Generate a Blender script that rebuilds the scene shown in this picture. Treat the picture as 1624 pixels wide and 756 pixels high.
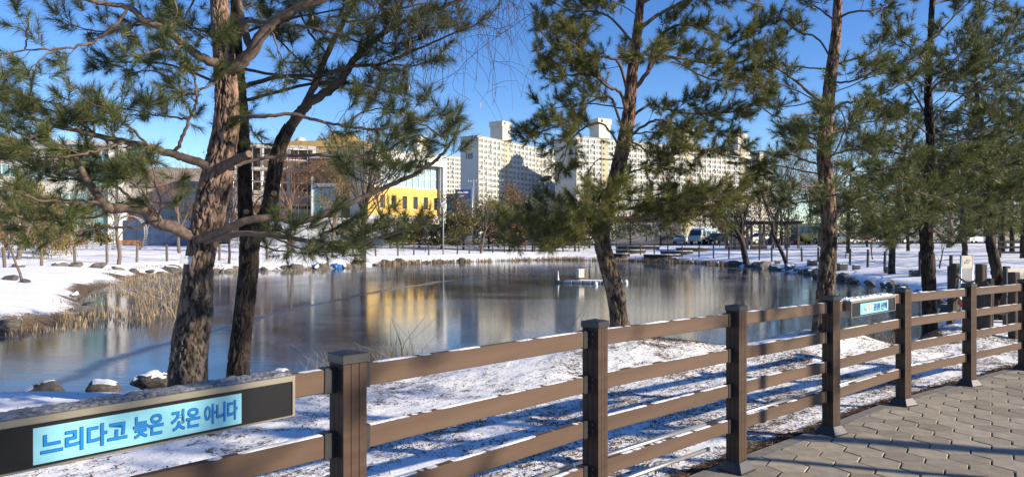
import bpy, bmesh, math, random
import numpy as np
from mathutils import Vector, Matrix, kdtree

random.seed(7); rng = np.random.default_rng(7)
scene = bpy.context.scene
for o in list(bpy.data.objects):
    bpy.data.objects.remove(o)
C = scene.collection

# ------------------------------------------------------------------ camera, sky, sun, exposure
F_PX = 1130.0; EYE = 1.6
cam_data = bpy.data.cameras.new('camera'); cam = bpy.data.objects.new('camera', cam_data); C.objects.link(cam)
cam.location = (0, 0, EYE); cam.rotation_euler = (math.radians(90), 0, 0)
cam_data.sensor_width = 36.0; cam_data.lens = 36.0 * F_PX / 1624.0
cam_data.clip_start = 0.05; cam_data.clip_end = 4000
scene.camera = cam
SUN_AZ = 108.0; SUN_EL = 22.0
world = bpy.data.worlds.new('World'); scene.world = world; world.use_nodes = True
wn = world.node_tree; wn.nodes.clear()
sky = wn.nodes.new('ShaderNodeTexSky'); sky.sky_type = 'NISHITA'; sky.sun_disc = False
sky.sun_elevation = math.radians(SUN_EL); sky.sun_rotation = math.radians(SUN_AZ)
sky.air_density = 1.0; sky.dust_density = 0.0; sky.ozone_density = 2.5; sky.altitude = 1200
bg = wn.nodes.new('ShaderNodeBackground'); bg.inputs['Strength'].default_value = 0.115
wo = wn.nodes.new('ShaderNodeOutputWorld')
hs = wn.nodes.new('ShaderNodeHueSaturation'); hs.inputs['Saturation'].default_value = 1.27; hs.inputs['Hue'].default_value = 0.513
wn.links.new(sky.outputs[0], hs.inputs['Color']); wn.links.new(hs.outputs[0], bg.inputs[0]); wn.links.new(bg.outputs[0], wo.inputs[0])
sun_data = bpy.data.lights.new('sun', 'SUN'); sun = bpy.data.objects.new('sun', sun_data); C.objects.link(sun)
sun_data.energy = 5.0; sun_data.angle = math.radians(0.5); sun_data.color = (1.0, 0.86, 0.66)
az, el = math.radians(SUN_AZ), math.radians(SUN_EL)
SUN_DIR = Vector((math.sin(az)*math.cos(el), math.cos(az)*math.cos(el), math.sin(el)))
sun.rotation_euler = (-SUN_DIR).to_track_quat('-Z', 'Y').to_euler()
scene.view_settings.view_transform = 'Standard'; scene.view_settings.look = 'None'
scene.view_settings.exposure = 0.82; scene.view_settings.gamma = 1.0
scene.view_settings.use_curve_mapping = False

# ------------------------------------------------------------------ materials
M = {}
def new_mat(name):
    m = bpy.data.materials.new(name); m.use_nodes = True
    nt = m.node_tree; b = nt.nodes['Principled BSDF']
    M[name] = m
    return m, nt, b
def nd(nt, t, **kw):
    n = nt.nodes.new(t)
    for k, v in kw.items():
        if k in n.inputs.keys(): n.inputs[k].default_value = v
        else: setattr(n, k, v)
    return n
def ramp(nt, fac, stops):
    r = nt.nodes.new('ShaderNodeValToRGB'); cr = r.color_ramp
    while len(cr.elements) < len(stops): cr.elements.new(0.5)
    for e, (p, c) in zip(cr.elements, stops):
        e.position = p; e.color = (*c, 1) if len(c) == 3 else c
    nt.links.new(fac, r.inputs[0]); return r
def coords(nt, scale=(1, 1, 1), kind='Object'):
    tc = nt.nodes.new('ShaderNodeTexCoord'); mp = nt.nodes.new('ShaderNodeMapping')
    mp.inputs['Scale'].default_value = scale
    nt.links.new(tc.outputs[kind], mp.inputs[0]); return mp.outputs[0]
def mixc(nt, fac, a, b, blend='MIX'):
    n = nt.nodes.new('ShaderNodeMix'); n.data_type = 'RGBA'; n.blend_type = blend
    for s, v in ((0, fac), (6, a), (7, b)):
        if hasattr(v, 'is_output'): nt.links.new(v, n.inputs[s])
        else: n.inputs[s].default_value = v if s == 0 else (*v, 1)
    return n.outputs[2]
def bump(nt, b, h, strength=0.3, dist=0.02):
    n = nt.nodes.new('ShaderNodeBump'); n.inputs['Strength'].default_value = strength; n.inputs['Distance'].default_value = dist
    nt.links.new(h, n.inputs['Height']); nt.links.new(n.outputs[0], b.inputs['Normal'])
def plain(name, c1, c2=None, scale=6.0, rough=0.6, metal=0.0, bs=0.2, spec=0.5, bscale=None, stretch=(1, 1, 1), bd=0.01, island=0.0, kind='Object'):
    """two-tone noise paint with fine relief; island = brightness change from piece to piece"""
    m, nt, b = new_mat(name)
    c2 = c2 or tuple(min(1, x*0.75) for x in c1)
    v = coords(nt, stretch, kind)
    n1 = nd(nt, 'ShaderNodeTexNoise', Scale=scale, Detail=6.0, Roughness=0.6); nt.links.new(v, n1.inputs['Vector'])
    r = ramp(nt, n1.outputs[0], [(0.3, c2), (0.7, c1)])
    col = r.outputs[0]
    if island > 0:
        oi = nt.nodes.new('ShaderNodeObjectInfo')
        mr = nd(nt, 'ShaderNodeMapRange'); mr.inputs[3].default_value = 1-island; mr.inputs[4].default_value = 1+island
        nt.links.new(oi.outputs['Random'], mr.inputs[0])
        hs = nt.nodes.new('ShaderNodeHueSaturation'); nt.links.new(mr.outputs[0], hs.inputs['Value']); nt.links.new(col, hs.inputs['Color'])
        col = hs.outputs[0]
    nt.links.new(col, b.inputs['Base Color'])
    b.inputs['Roughness'].default_value = rough; b.inputs['Metallic'].default_value = metal; b.inputs['Specular IOR Level'].default_value = spec
    if bs > 0:
        n2 = nd(nt, 'ShaderNodeTexNoise', Scale=bscale or scale*4, Detail=8.0, Roughness=0.65); nt.links.new(v, n2.inputs['Vector'])
        bump(nt, b, n2.outputs[0], bs, bd)
    return m

def mk_snow(name, litter):
    m, nt, b = new_mat(name)
    v = coords(nt)
    big = nd(nt, 'ShaderNodeTexNoise', Scale=0.55, Detail=4.0); nt.links.new(v, big.inputs['Vector'])
    fine = nd(nt, 'ShaderNodeTexNoise', Scale=26.0, Detail=5.0, Roughness=0.7, Distortion=0.6); nt.links.new(v, fine.inputs['Vector'])
    mid = nd(nt, 'ShaderNodeTexNoise', Scale=7.0, Detail=6.0, Roughness=0.7); nt.links.new(v, mid.inputs['Vector'])
    a = nd(nt, 'ShaderNodeMath', operation='MULTIPLY'); a.inputs[1].default_value = 0.55; nt.links.new(big.outputs[0], a.inputs[0])
    s = nd(nt, 'ShaderNodeMath', operation='ADD'); nt.links.new(a.outputs[0], s.inputs[0]); nt.links.new(fine.outputs[0], s.inputs[1])
    a2 = nd(nt, 'ShaderNodeMath', operation='MULTIPLY'); a2.inputs[1].default_value = 0.5; nt.links.new(mid.outputs[0], a2.inputs[0])
    s2 = nd(nt, 'ShaderNodeMath', operation='ADD'); nt.links.new(s.outputs[0], s2.inputs[0]); nt.links.new(a2.outputs[0], s2.inputs[1])
    lo = 1.19 - litter
    dirt = ramp(nt, s2.outputs[0], [(0.0, (0, 0, 0)), (1.0, (1, 1, 1))])
    mr = nd(nt, 'ShaderNodeMapRange'); mr.inputs[1].default_value = lo; mr.inputs[2].default_value = lo+0.09
    nt.links.new(s2.outputs[0], mr.inputs[0])
    soilc = ramp(nt, mid.outputs[0], [(0.35, (0.05, 0.035, 0.022)), (0.65, (0.17, 0.115, 0.06))])
    col = mixc(nt, mr.outputs[0], (0.84, 0.855, 0.88), soilc.outputs[0])
    at = nd(nt, 'ShaderNodeAttribute', attribute_name='earth')
    em = nd(nt, 'ShaderNodeMath', operation='ADD'); nt.links.new(at.outputs['Fac'], em.inputs[0])
    mm = nd(nt, 'ShaderNodeMath', operation='MULTIPLY'); mm.inputs[1].default_value = 0.8
    ms = nd(nt, 'ShaderNodeMath', operation='SUBTRACT'); ms.inputs[1].default_value = 0.62
    nt.links.new(s2.outputs[0], ms.inputs[0]); nt.links.new(ms.outputs[0], mm.inputs[0]); nt.links.new(mm.outputs[0], em.inputs[1])
    er = nd(nt, 'ShaderNodeMapRange'); er.inputs[1].default_value = 0.72; er.inputs[2].default_value = 0.82; nt.links.new(em.outputs[0], er.inputs[0])
    col = mixc(nt, er.outputs[0], col, soilc.outputs[0])
    nt.links.new(col, b.inputs['Base Color'])
    b.inputs['Roughness'].default_value = 0.75
    b.inputs['Specular IOR Level'].default_value = 0.3
    bump(nt, b, s2.outputs[0], 0.55, 0.03)
    return m
mk_snow('snow_ground', 0.0)

def mk_ice():
    m, nt, b = new_mat('pond_ice')
    v = coords(nt)
    big = nd(nt, 'ShaderNodeTexNoise', Scale=0.09, Detail=5.0, Roughness=0.6, Distortion=1.2); nt.links.new(v, big.inputs['Vector'])
    v2 = coords(nt, (0.7, 3.0, 1))
    rip = nd(nt, 'ShaderNodeTexNoise', Scale=1.6, Detail=6.0, Roughness=0.6, Distortion=0.4); nt.links.new(v2, rip.inputs['Vector'])
    wp = nd(nt, 'ShaderNodeTexNoise', Scale=0.05, Detail=3.0); nt.links.new(v, wp.inputs['Vector'])
    wm = nd(nt, 'ShaderNodeVectorMath', operation='MULTIPLY_ADD'); wm.inputs[1].default_value = (16, 16, 0)
    nt.links.new(wp.outputs['Color'], wm.inputs[0]); nt.links.new(v, wm.inputs[2])
    vo = nd(nt, 'ShaderNodeTexVoronoi', Scale=0.036); vo.feature = 'DISTANCE_TO_EDGE'; nt.links.new(wm.outputs[0], vo.inputs['Vector'])
    crack = ramp(nt, vo.outputs['Distance'], [(0.004, (1, 1, 1)), (0.014, (0, 0, 0))])
    col = ramp(nt, big.outputs[0], [(0.38, (0.018, 0.03, 0.05)), (0.62, (0.055, 0.072, 0.098))])
    # the refrozen edge: one long arc across the pond
    dw = nd(nt, 'ShaderNodeVectorMath', operation='MULTIPLY_ADD'); dw.inputs[1].default_value = (2.2, 2.2, 0); nt.links.new(big.outputs['Color'], dw.inputs[0]); nt.links.new(v, dw.inputs[2])
    dc = nd(nt, 'ShaderNodeVectorMath', operation='DISTANCE'); dc.inputs[1].default_value = (64.77, 16.32, 0.0); nt.links.new(dw.outputs[0], dc.inputs[0])
    ds = nd(nt, 'ShaderNodeMath', operation='SUBTRACT'); ds.inputs[1].default_value = 71.26; nt.links.new(dc.outputs['Value'], ds.inputs[0])
    da = nd(nt, 'ShaderNodeMath', operation='ABSOLUTE'); nt.links.new(ds.outputs[0], da.inputs[0])
    arc = ramp(nt, da.outputs[0], [(0.06, (1, 1, 1)), (0.3, (0, 0, 0))])
    nt.links.new(mixc(nt, arc.outputs[0], col.outputs[0], (0.012, 0.02, 0.04)), b.inputs['Base Color'])
    rr = nd(nt, 'ShaderNodeMapRange'); rr.inputs[1].default_value = 0.4; rr.inputs[2].default_value = 0.62; rr.inputs[3].default_value = 0.05; rr.inputs[4].default_value = 0.13
    nt.links.new(big.outputs[0], rr.inputs[0])
    mx = nd(nt, 'ShaderNodeMath', operation='MULTIPLY_ADD'); mx.inputs[1].default_value = 0.04
    nt.links.new(crack.outputs[0], mx.inputs[0]); nt.links.new(rr.outputs[0], mx.inputs[2])
    mx2 = nd(nt, 'ShaderNodeMath', operation='MULTIPLY_ADD'); mx2.inputs[1].default_value = 0.2
    nt.links.new(arc.outputs[0], mx2.inputs[0]); nt.links.new(mx.outputs[0], mx2.inputs[2])
    nt.links.new(mx2.outputs[0], b.inputs['Roughness'])
    b.inputs['IOR'].default_value = 1.33
    bump(nt, b, rip.outputs[0], 0.045, 0.05)
    return m
mk_ice()

def mk_bark(name, dark, grey, red, red_from=None, scale=1.0):
    m, nt, b = new_mat(name)
    at = nd(nt, 'ShaderNodeAttribute', attribute_name='plate')
    v = coords(nt, (1, 1, 0.35))
    n1 = nd(nt, 'ShaderNodeTexNoise', Scale=9.0*scale, Detail=7.0, Roughness=0.7); nt.links.new(v, n1.inputs['Vector'])
    n2 = nd(nt, 'ShaderNodeTexVoronoi', Scale=22.0*scale); n2.feature = 'DISTANCE_TO_EDGE'; nt.links.new(v, n2.inputs['Vector'])
    base = ramp(nt, n1.outputs[0], [(0.3, dark), (0.62, grey)])
    col = base.outputs[0]
    rd = ramp(nt, n1.outputs[0], [(0.25, tuple(x*0.55 for x in red)), (0.7, red)])
    if red_from is not None:
        tc = nt.nodes.new('ShaderNodeTexCoord'); sx = nt.nodes.new('ShaderNodeSeparateXYZ'); nt.links.new(tc.outputs['Object'], sx.inputs[0])
        mr = nd(nt, 'ShaderNodeMapRange'); mr.inputs[1].default_value = red_from[0]; mr.inputs[2].default_value = red_from[1]
        nt.links.new(sx.outputs[2], mr.inputs[0])
        col = mixc(nt, mr.outputs[0], col, rd.outputs[0])
    pr = nd(nt, 'ShaderNodeMapRange'); pr.inputs[3].default_value = 0.62; pr.inputs[4].default_value = 1.22
    nt.links.new(at.outputs['Fac'], pr.inputs[0])
    hs = nt.nodes.new('ShaderNodeHueSaturation'); nt.links.new(pr.outputs[0], hs.inputs['Value']); nt.links.new(col, hs.inputs['Color'])
    fu = nd(nt, 'ShaderNodeAttribute', attribute_name='furrow'); fr = ramp(nt, fu.outputs['Fac'], [(0.15, (1, 1, 1)), (0.75, (0, 0, 0))])
    nt.links.new(mixc(nt, fr.outputs[0], hs.outputs[0], tuple(x*0.8 for x in dark)), b.inputs['Base Color'])
    b.inputs['Roughness'].default_value = 0.9; b.inputs['Specular IOR Level'].default_value = 0.2
    h = nd(nt, 'ShaderNodeMath', operation='MULTIPLY_ADD'); h.inputs[1].default_value = 0.5
    nt.links.new(n1.outputs[0], h.inputs[0])
    cl = nd(nt, 'ShaderNodeMath', operation='MINIMUM'); cl.inputs[1].default_value = 0.25; nt.links.new(n2.outputs[0], cl.inputs[0])
    nt.links.new(cl.outputs[0], h.inputs[2])
    bump(nt, b, h.outputs[0], 0.9, 0.03)
    return m
mk_bark('bark_red', (0.028, 0.022, 0.018), (0.16, 0.128, 0.104), (0.31, 0.205, 0.155), (1.2, 2.8))
mk_bark('bark_dark', (0.018, 0.014, 0.012), (0.075, 0.058, 0.046), (0.2, 0.12, 0.08))
mk_bark('bark_tan', (0.035, 0.027, 0.021), (0.22, 0.165, 0.125), (0.31, 0.195, 0.135), (1.6, 3.4))
plain('limb_bark', (0.2, 0.14, 0.105), (0.055, 0.04, 0.032), 14, 0.9, bs=0.5, bscale=60, bd=0.01)
plain('limb_bark_dark', (0.10, 0.075, 0.055), (0.03, 0.024, 0.02), 14, 0.9, bs=0.5, bscale=60, bd=0.01)
plain('cut_wood', (0.2, 0.135, 0.085), (0.12, 0.08, 0.05), 30, 0.8)

def mk_leaf(name, c1, c2, trans=0.35, rough=0.5, dead=None):
    m, nt, b = new_mat(name)
    g = nt.nodes.new('ShaderNodeNewGeometry')
    stops = [(0.0, c1), (0.85, c2)]
    if dead: stops += [(0.93, dead)]
    r = ramp(nt, g.outputs['Random Per Island'], stops)
    nt.links.new(r.outputs[0], b.inputs['Base Color'])
    b.inputs['Roughness'].default_value = rough
    t = nt.nodes.new('ShaderNodeBsdfTranslucent'); nt.links.new(r.outputs[0], t.inputs[0])
    mx = nt.nodes.new('ShaderNodeMixShader'); mx.inputs[0].default_value = trans
    out = nt.nodes['Material Output']
    nt.links.new(b.outputs[0], mx.inputs[1]); nt.links.new(t.outputs[0], mx.inputs[2]); nt.links.new(mx.outputs[0], out.inputs[0])
    return m
mk_leaf('needles', (0.035, 0.06, 0.02), (0.15, 0.185, 0.05), 0.3, 0.45, (0.2, 0.12, 0.04))
mk_leaf('needles_dark', (0.027, 0.048, 0.018), (0.115, 0.145, 0.042), 0.3, 0.45, (0.16, 0.1, 0.04))
mk_leaf('needles_warm', (0.05, 0.075, 0.02), (0.215, 0.23, 0.055), 0.35, 0.45, (0.26, 0.15, 0.05))
mk_leaf('dry_reed', (0.2, 0.15, 0.085), (0.42, 0.33, 0.21), 0.2, 0.7, (0.2, 0.14, 0.08))
mk_leaf('dry_grass', (0.14, 0.10, 0.05), (0.4, 0.3, 0.16), 0.3, 0.7)
mk_leaf('fallen_leaf', (0.03, 0.018, 0.01), (0.15, 0.08, 0.035), 0.1, 0.7, (0.42, 0.26, 0.12))
mk_leaf('willow_leaf', (0.12, 0.09, 0.03), (0.33, 0.25, 0.07), 0.4, 0.6)
mk_leaf('rust_leaf', (0.12, 0.055, 0.025), (0.25, 0.13, 0.06), 0.3, 0.6)
mk_leaf('evergreen_leaf', (0.02, 0.035, 0.012), (0.075, 0.085, 0.026), 0.2, 0.5)
mk_leaf('olive_leaf', (0.06, 0.06, 0.018), (0.17, 0.14, 0.04), 0.3, 0.5)
plain('twig_grey', (0.17, 0.13, 0.10), (0.09, 0.065, 0.05), 5, 0.9, bs=0)
plain('twig_red', (0.2, 0.125, 0.08), (0.11, 0.065, 0.045), 5, 0.9, bs=0)
plain('twig_dark', (0.055, 0.04, 0.032), (0.03, 0.022, 0.02), 5, 0.9, bs=0)
plain('twig_willow', (0.16, 0.11, 0.06), (0.09, 0.06, 0.035), 5, 0.8, bs=0)
# built things
plain('wpc_brown', (0.083, 0.053, 0.038), (0.05, 0.032, 0.024), 3, 0.75, bs=0.25, spec=0.2, bscale=40, stretch=(1, 1, 6), bd=0.004, island=0.08)
plain('wpc_rail', (0.115, 0.074, 0.052), (0.07, 0.045, 0.032), 2.5, 0.7, bs=0.25, spec=0.25, bscale=50, stretch=(0.4, 4, 4), bd=0.004, island=0.10)
plain('black_metal', (0.03, 0.03, 0.032), (0.02, 0.02, 0.022), 20, 0.42, bs=0.15, bscale=120, bd=0.003)
plain('fresh_snow', (0.86, 0.87, 0.9), (0.78, 0.8, 0.84), 25, 0.7, bs=0.6, bscale=60, bd=0.02)
plain('frost_top', (0.35, 0.36, 0.38), (0.02, 0.02, 0.025), 55, 0.5, bs=0.7, bscale=120, bd=0.02)
plain('champagne_alu', (0.34, 0.31, 0.25), (0.27, 0.25, 0.2), 3, 0.35, 0.6, bs=0.05)
plain('galvanised', (0.62, 0.63, 0.65), (0.5, 0.51, 0.53), 8, 0.35, 0.8, bs=0.05)
plain('paver_stone', (0.33, 0.29, 0.222), (0.2, 0.176, 0.136), 9, 0.85, bs=0.5, bscale=90, bd=0.006, island=0.22, kind='Object')
plain('joint_sand', (0.06, 0.052, 0.042), (0.035, 0.03, 0.026), 30, 0.95, bs=0.6)
plain('kerb_concrete', (0.2, 0.19, 0.17), (0.12, 0.115, 0.105), 12, 0.85, bs=0.4)
plain('rock', (0.2, 0.18, 0.15), (0.05, 0.045, 0.04), 4, 0.9, bs=0.8, bscale=18, bd=0.04, island=0.25)
plain('old_timber', (0.17, 0.125, 0.085), (0.085, 0.062, 0.045), 5, 0.85, bs=0.6, bscale=30, stretch=(4, 4, 0.7), bd=0.01, island=0.2)
plain('grey_timber', (0.085, 0.07, 0.056), (0.035, 0.029, 0.024), 5, 0.9, bs=0.6, bscale=30, stretch=(4, 4, 0.7), bd=0.01, island=0.2)
plain('orange_timber', (0.5, 0.23, 0.075), (0.4, 0.17, 0.055), 4, 0.6, bs=0.3)
plain('dark_timber', (0.045, 0.036, 0.03), (0.028, 0.022, 0.02), 5, 0.8, bs=0.4)
plain('rope', (0.34, 0.3, 0.24), (0.22, 0.19, 0.15), 40, 0.95, bs=0.4)
plain('grey_steel', (0.3, 0.32, 0.35), (0.24, 0.26, 0.28), 6, 0.5, 0.3, bs=0.1)
plain('asphalt', (0.06, 0.06, 0.062), (0.04, 0.04, 0.042), 4, 0.9, bs=0.4)
plain('white_plastic', (0.72, 0.72, 0.7), (0.6, 0.6, 0.58), 4, 0.5, bs=0.1)
plain('pontoon_plastic', (0.2, 0.22, 0.25), (0.15, 0.17, 0.2), 4, 0.5, bs=0.1)
plain('cream_board', (0.6, 0.56, 0.47), (0.5, 0.46, 0.38), 6, 0.6, bs=0.1)
plain('tag_white', (0.5, 0.52, 0.55), (0.4, 0.42, 0.44), 30, 0.5, bs=0.1)
plain('ring_red', (0.5, 0.07, 0.04), (0.42, 0.05, 0.03), 6, 0.5, bs=0.1)
plain('tarp_blue', (0.04, 0.16, 0.4), (0.03, 0.1, 0.3), 6, 0.5, bs=0.5)
plain('hoarding_blue', (0.06, 0.10, 0.19), (0.045, 0.075, 0.14), 1, 0.6, bs=0.1)
plain('hoarding_white', (0.68, 0.7, 0.7), (0.55, 0.57, 0.58), 0.6, 0.6, bs=0.1)
plain('apt_cream', (0.62, 0.59, 0.51), (0.54, 0.51, 0.44), 0.15, 0.85, bs=0.1)
plain('apt_white', (0.64, 0.64, 0.62), (0.56, 0.56, 0.55), 0.08, 0.85, bs=0.1)
plain('apt_beige', (0.45, 0.4, 0.27), (0.4, 0.35, 0.235), 0.15, 0.85, bs=0.1)
plain('apt_green', (0.28, 0.36, 0.26), (0.24, 0.31, 0.22), 0.2, 0.85, bs=0.1)
plain('apt_panel', (0.40, 0.38, 0.33), (0.33, 0.31, 0.27), 0.3, 0.8, bs=0.1)
plain('yellow_wall', (0.72, 0.47, 0.1), (0.66, 0.43, 0.09), 0.6, 0.7, bs=0.1)
plain('wall_white', (0.5, 0.49, 0.46), (0.42, 0.41, 0.385), 0.5, 0.8, bs=0.1)
plain('wall_grey', (0.42, 0.43, 0.44), (0.36, 0.37, 0.38), 0.5, 0.6, 0.2, bs=0.1)
plain('wall_ochre', (0.5, 0.33, 0.12), (0.42, 0.27, 0.1), 0.5, 0.8, bs=0.1)
plain('wall_brown', (0.17, 0.095, 0.045), (0.12, 0.065, 0.03), 1.5, 0.7, bs=0.2)
plain('slab_raw', (0.42, 0.4, 0.36), (0.33, 0.31, 0.28), 0.7, 0.9, bs=0.2)
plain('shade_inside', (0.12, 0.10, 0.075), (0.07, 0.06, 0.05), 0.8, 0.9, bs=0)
plain('roof_brown', (0.26, 0.22, 0.19), (0.2, 0.17, 0.15), 1.0, 0.8, bs=0.2)
plain('number_grey', (0.12, 0.14, 0.17), None, 1, 0.8, bs=0)
plain('frame_white', (0.74, 0.73, 0.7), (0.66, 0.65, 0.62), 1, 0.5, bs=0)
plain('tyre', (0.025, 0.025, 0.026), None, 9, 0.85, bs=0.1)
plain('road_sign_blue', (0.02, 0.055, 0.24), (0.018, 0.05, 0.2), 1, 0.5, bs=0)
plain('red_roof', (0.5, 0.09, 0.06), (0.4, 0.07, 0.05), 1, 0.7, bs=0.1)
def gloss(name, c, rough=0.15, spec=0.5, coat=0.0, metal=0.0):
    m, nt, b = new_mat(name)
    v = coords(nt); n = nd(nt, 'ShaderNodeTexNoise', Scale=1.3, Detail=3.0); nt.links.new(v, n.inputs['Vector'])
    r = ramp(nt, n.outputs[0], [(0.3, tuple(x*0.85 for x in c)), (0.7, c)]); nt.links.new(r.outputs[0], b.inputs['Base Color'])
    b.inputs['Roughness'].default_value = rough; b.inputs['Specular IOR Level'].default_value = spec
    b.inputs['Coat Weight'].default_value = coat; b.inputs['Metallic'].default_value = metal
gloss('glass_dark', (0.05, 0.065, 0.08), 0.08)
gloss('glass_apt', (0.2, 0.23, 0.25), 0.25)
gloss('glass_teal', (0.16, 0.34, 0.38), 0.1)
gloss('glass_pale', (0.33, 0.45, 0.5), 0.12)
gloss('paint_white', (0.75, 0.75, 0.74), 0.3, coat=0.6)
gloss('paint_black', (0.015, 0.016, 0.02), 0.25, coat=0.8)
gloss('paint_grey', (0.2, 0.21, 0.23), 0.3, coat=0.6)
gloss('paint_red', (0.28, 0.03, 0.03), 0.3, coat=0.6)
gloss('paint_yellow', (0.72, 0.5, 0.03), 0.35, coat=0.4)
gloss('paint_pink', (0.62, 0.4, 0.32), 0.4, coat=0.2)
gloss('paint_mint', (0.5, 0.62, 0.6), 0.4, coat=0.2)
gloss('paint_blue', (0.05, 0.17, 0.42), 0.3, coat=0.6)
gloss('sign_black', (0.012, 0.013, 0.016), 0.25)
gloss('lamp_lens', (0.6, 0.1, 0.06), 0.2)
gloss('lamp_clear', (0.75, 0.75, 0.7), 0.15)
def emis(name, c, s):
    m, nt, b = new_mat(name); b.inputs['Base Color'].default_value = (*c, 1); b.inputs['Roughness'].default_value = 0.25
    v = coords(nt, (60, 60, 60)); n = nd(nt, 'ShaderNodeTexNoise', Scale=1.0); nt.links.new(v, n.inputs['Vector'])
    r = ramp(nt, n.outputs[0], [(0.3, tuple(x*0.95 for x in c)), (0.7, c)]); nt.links.new(r.outputs[0], b.inputs['Emission Color'])
    b.inputs['Emission Strength'].default_value = s
emis('screen_cyan', (0.2, 0.46, 0.54), 0.14)
emis('letter_blue', (0.01, 0.17, 0.48), 0.12)
emis('letter_outline', (0.0, 0.012, 0.12), 0.1)
emis('letter_cream', (0.6, 0.56, 0.38), 0.15)
emis('letter_navy', (0.005, 0.03, 0.2), 0.08)

# ------------------------------------------------------------------ object helpers
ORG = {}
def org(o): return ORG.get(o.name, np.zeros(3)) if o else np.zeros(3)
def tag(o, label=None, cat=None, group=None, kind=None):
    if label: o['label'] = label
    if cat: o['category'] = cat
    if group: o['group'] = group
    if kind: o['kind'] = kind
    return o
def thing(name, label, cat, loc=(0, 0, 0), rotz=0.0, group=None):
    o = bpy.data.objects.new(name, None); C.objects.link(o); o.empty_display_size = 0.2
    o.location = loc; o.rotation_euler = (0, 0, rotz)
    ORG[o.name] = np.array(loc, float) if rotz == 0 else np.zeros(3)
    return tag(o, label, cat, group)
def mesh_np(name, V, F, smooth=False):
    V = np.asarray(V, np.float32); F = np.asarray(F, np.int32)
    me = bpy.data.meshes.new(name)
    me.vertices.add(len(V)); me.vertices.foreach_set('co', V.ravel())
    k = F.shape[1]
    me.loops.add(F.size); me.loops.foreach_set('vertex_index', F.ravel())
    me.polygons.add(len(F)); me.polygons.foreach_set('loop_start', np.arange(0, F.size, k, dtype=np.int32))
    try: me.polygons.foreach_set('loop_total', np.full(len(F), k, np.int32))
    except Exception: pass
    me.update(calc_edges=True)
    if smooth: me.polygons.foreach_set('use_smooth', np.ones(len(F), bool))
    return me
def obj(name, me, mat=None, parent=None, loc=None):
    o = bpy.data.objects.new(name, me); C.objects.link(o)
    if mat and not me.materials: me.materials.append(M[mat])
    if parent: o.parent = parent
    if loc is not None: o.location = loc
    return o
def world_part(name, V, F, mat, parent=None, smooth=False):
    """mesh from world coordinates; an unrotated parent's place is taken off"""
    V = np.asarray(V, float); off = org(parent)
    o = obj(name, mesh_np(name, V - off, F, smooth), mat, parent)
    ORG[o.name] = off
    return o
class MB:
    """collects boxes, prisms and tubes into one mesh"""
    def __init__(s): s.v = []; s.f = []
    def add(s, V, F):
        b = len(s.v); s.v += [tuple(map(float, p)) for p in V]; s.f += [tuple(int(i)+b for i in f) for f in F]; return s
    def box(s, x0, x1, y0, y1, z0, z1, R=None):
        V = [Vector((x, y, z)) for x in (x0, x1) for y in (y0, y1) for z in (z0, z1)]
        if R is not None: V = [R @ p for p in V]
        return s.add(V, [(0, 1, 3, 2), (4, 6, 7, 5), (0, 4, 5, 1), (2, 3, 7, 6), (0, 2, 6, 4), (1, 5, 7, 3)])
    def prism(s, poly, axis, a, b):
        """polygon (u,v) extruded along axis ('x': u=y v=z, 'y': u=x v=z, 'z': u=x v=y)"""
        n = len(poly)
        def P(u, v, t): return {'x': (t, u, v), 'y': (u, t, v), 'z': (u, v, t)}[axis]
        V = [P(u, v, a) for u, v in poly] + [P(u, v, b) for u, v in poly]
        Fs = [tuple(range(n)), tuple(range(2*n-1, n-1, -1))] + [(i, n+i, n+(i+1) % n, (i+1) % n) for i in range(n)]
        return s.add(V, Fs)
    def frustum(s, w0, w1, z0, z1, cx=0, cy=0):
        V = [(cx+sx*w0, cy+sy*w0, z0) for sx, sy in ((-1, -1), (1, -1), (1, 1), (-1, 1))] + [(cx+sx*w1, cy+sy*w1, z1) for sx, sy in ((-1, -1), (1, -1), (1, 1), (-1, 1))]
        return s.add(V, [(3, 2, 1, 0), (4, 5, 6, 7)] + [(i, (i+1) % 4, 4+(i+1) % 4, 4+i) for i in range(4)])
    def tube(s, pts, radii, k=8, cap=True):
        V, F = tube(pts, radii, k); b = len(s.v); s.add(V, F)
        if cap:
            s.f.append(tuple(b+i for i in range(k))[::-1]); s.f.append(tuple(b+len(V)-k+i for i in range(k)))
        return s
    def mesh(s, name, smooth=False, bevel=0.0, segs=1):
        me = bpy.data.meshes.new(name); me.from_pydata(s.v, [], s.f); me.update()
        bm = bmesh.new(); bm.from_mesh(me)
        bmesh.ops.recalc_face_normals(bm, faces=bm.faces)
        if bevel > 0:
            bmesh.ops.bevel(bm, geom=list(bm.edges), offset=bevel, segments=segs, affect='EDGES', profile=0.5, clamp_overlap=True)
        bm.to_mesh(me); bm.free()
        if smooth: me.polygons.foreach_set('use_smooth', [True]*len(me.polygons))
        return me
    def part(s, name, mat, parent=None, smooth=False, bevel=0.0, loc=None, segs=1):
        return obj(name, s.mesh(name, smooth, bevel, segs), mat, parent, loc)
    def world(s, name, mat, parent=None, smooth=False, bevel=0.0):
        off = org(parent)
        s.v = [(a-off[0], b-off[1], c-off[2]) for a, b, c in s.v]
        o = s.part(name, mat, parent, smooth, bevel); ORG[o.name] = off; return o
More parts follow.
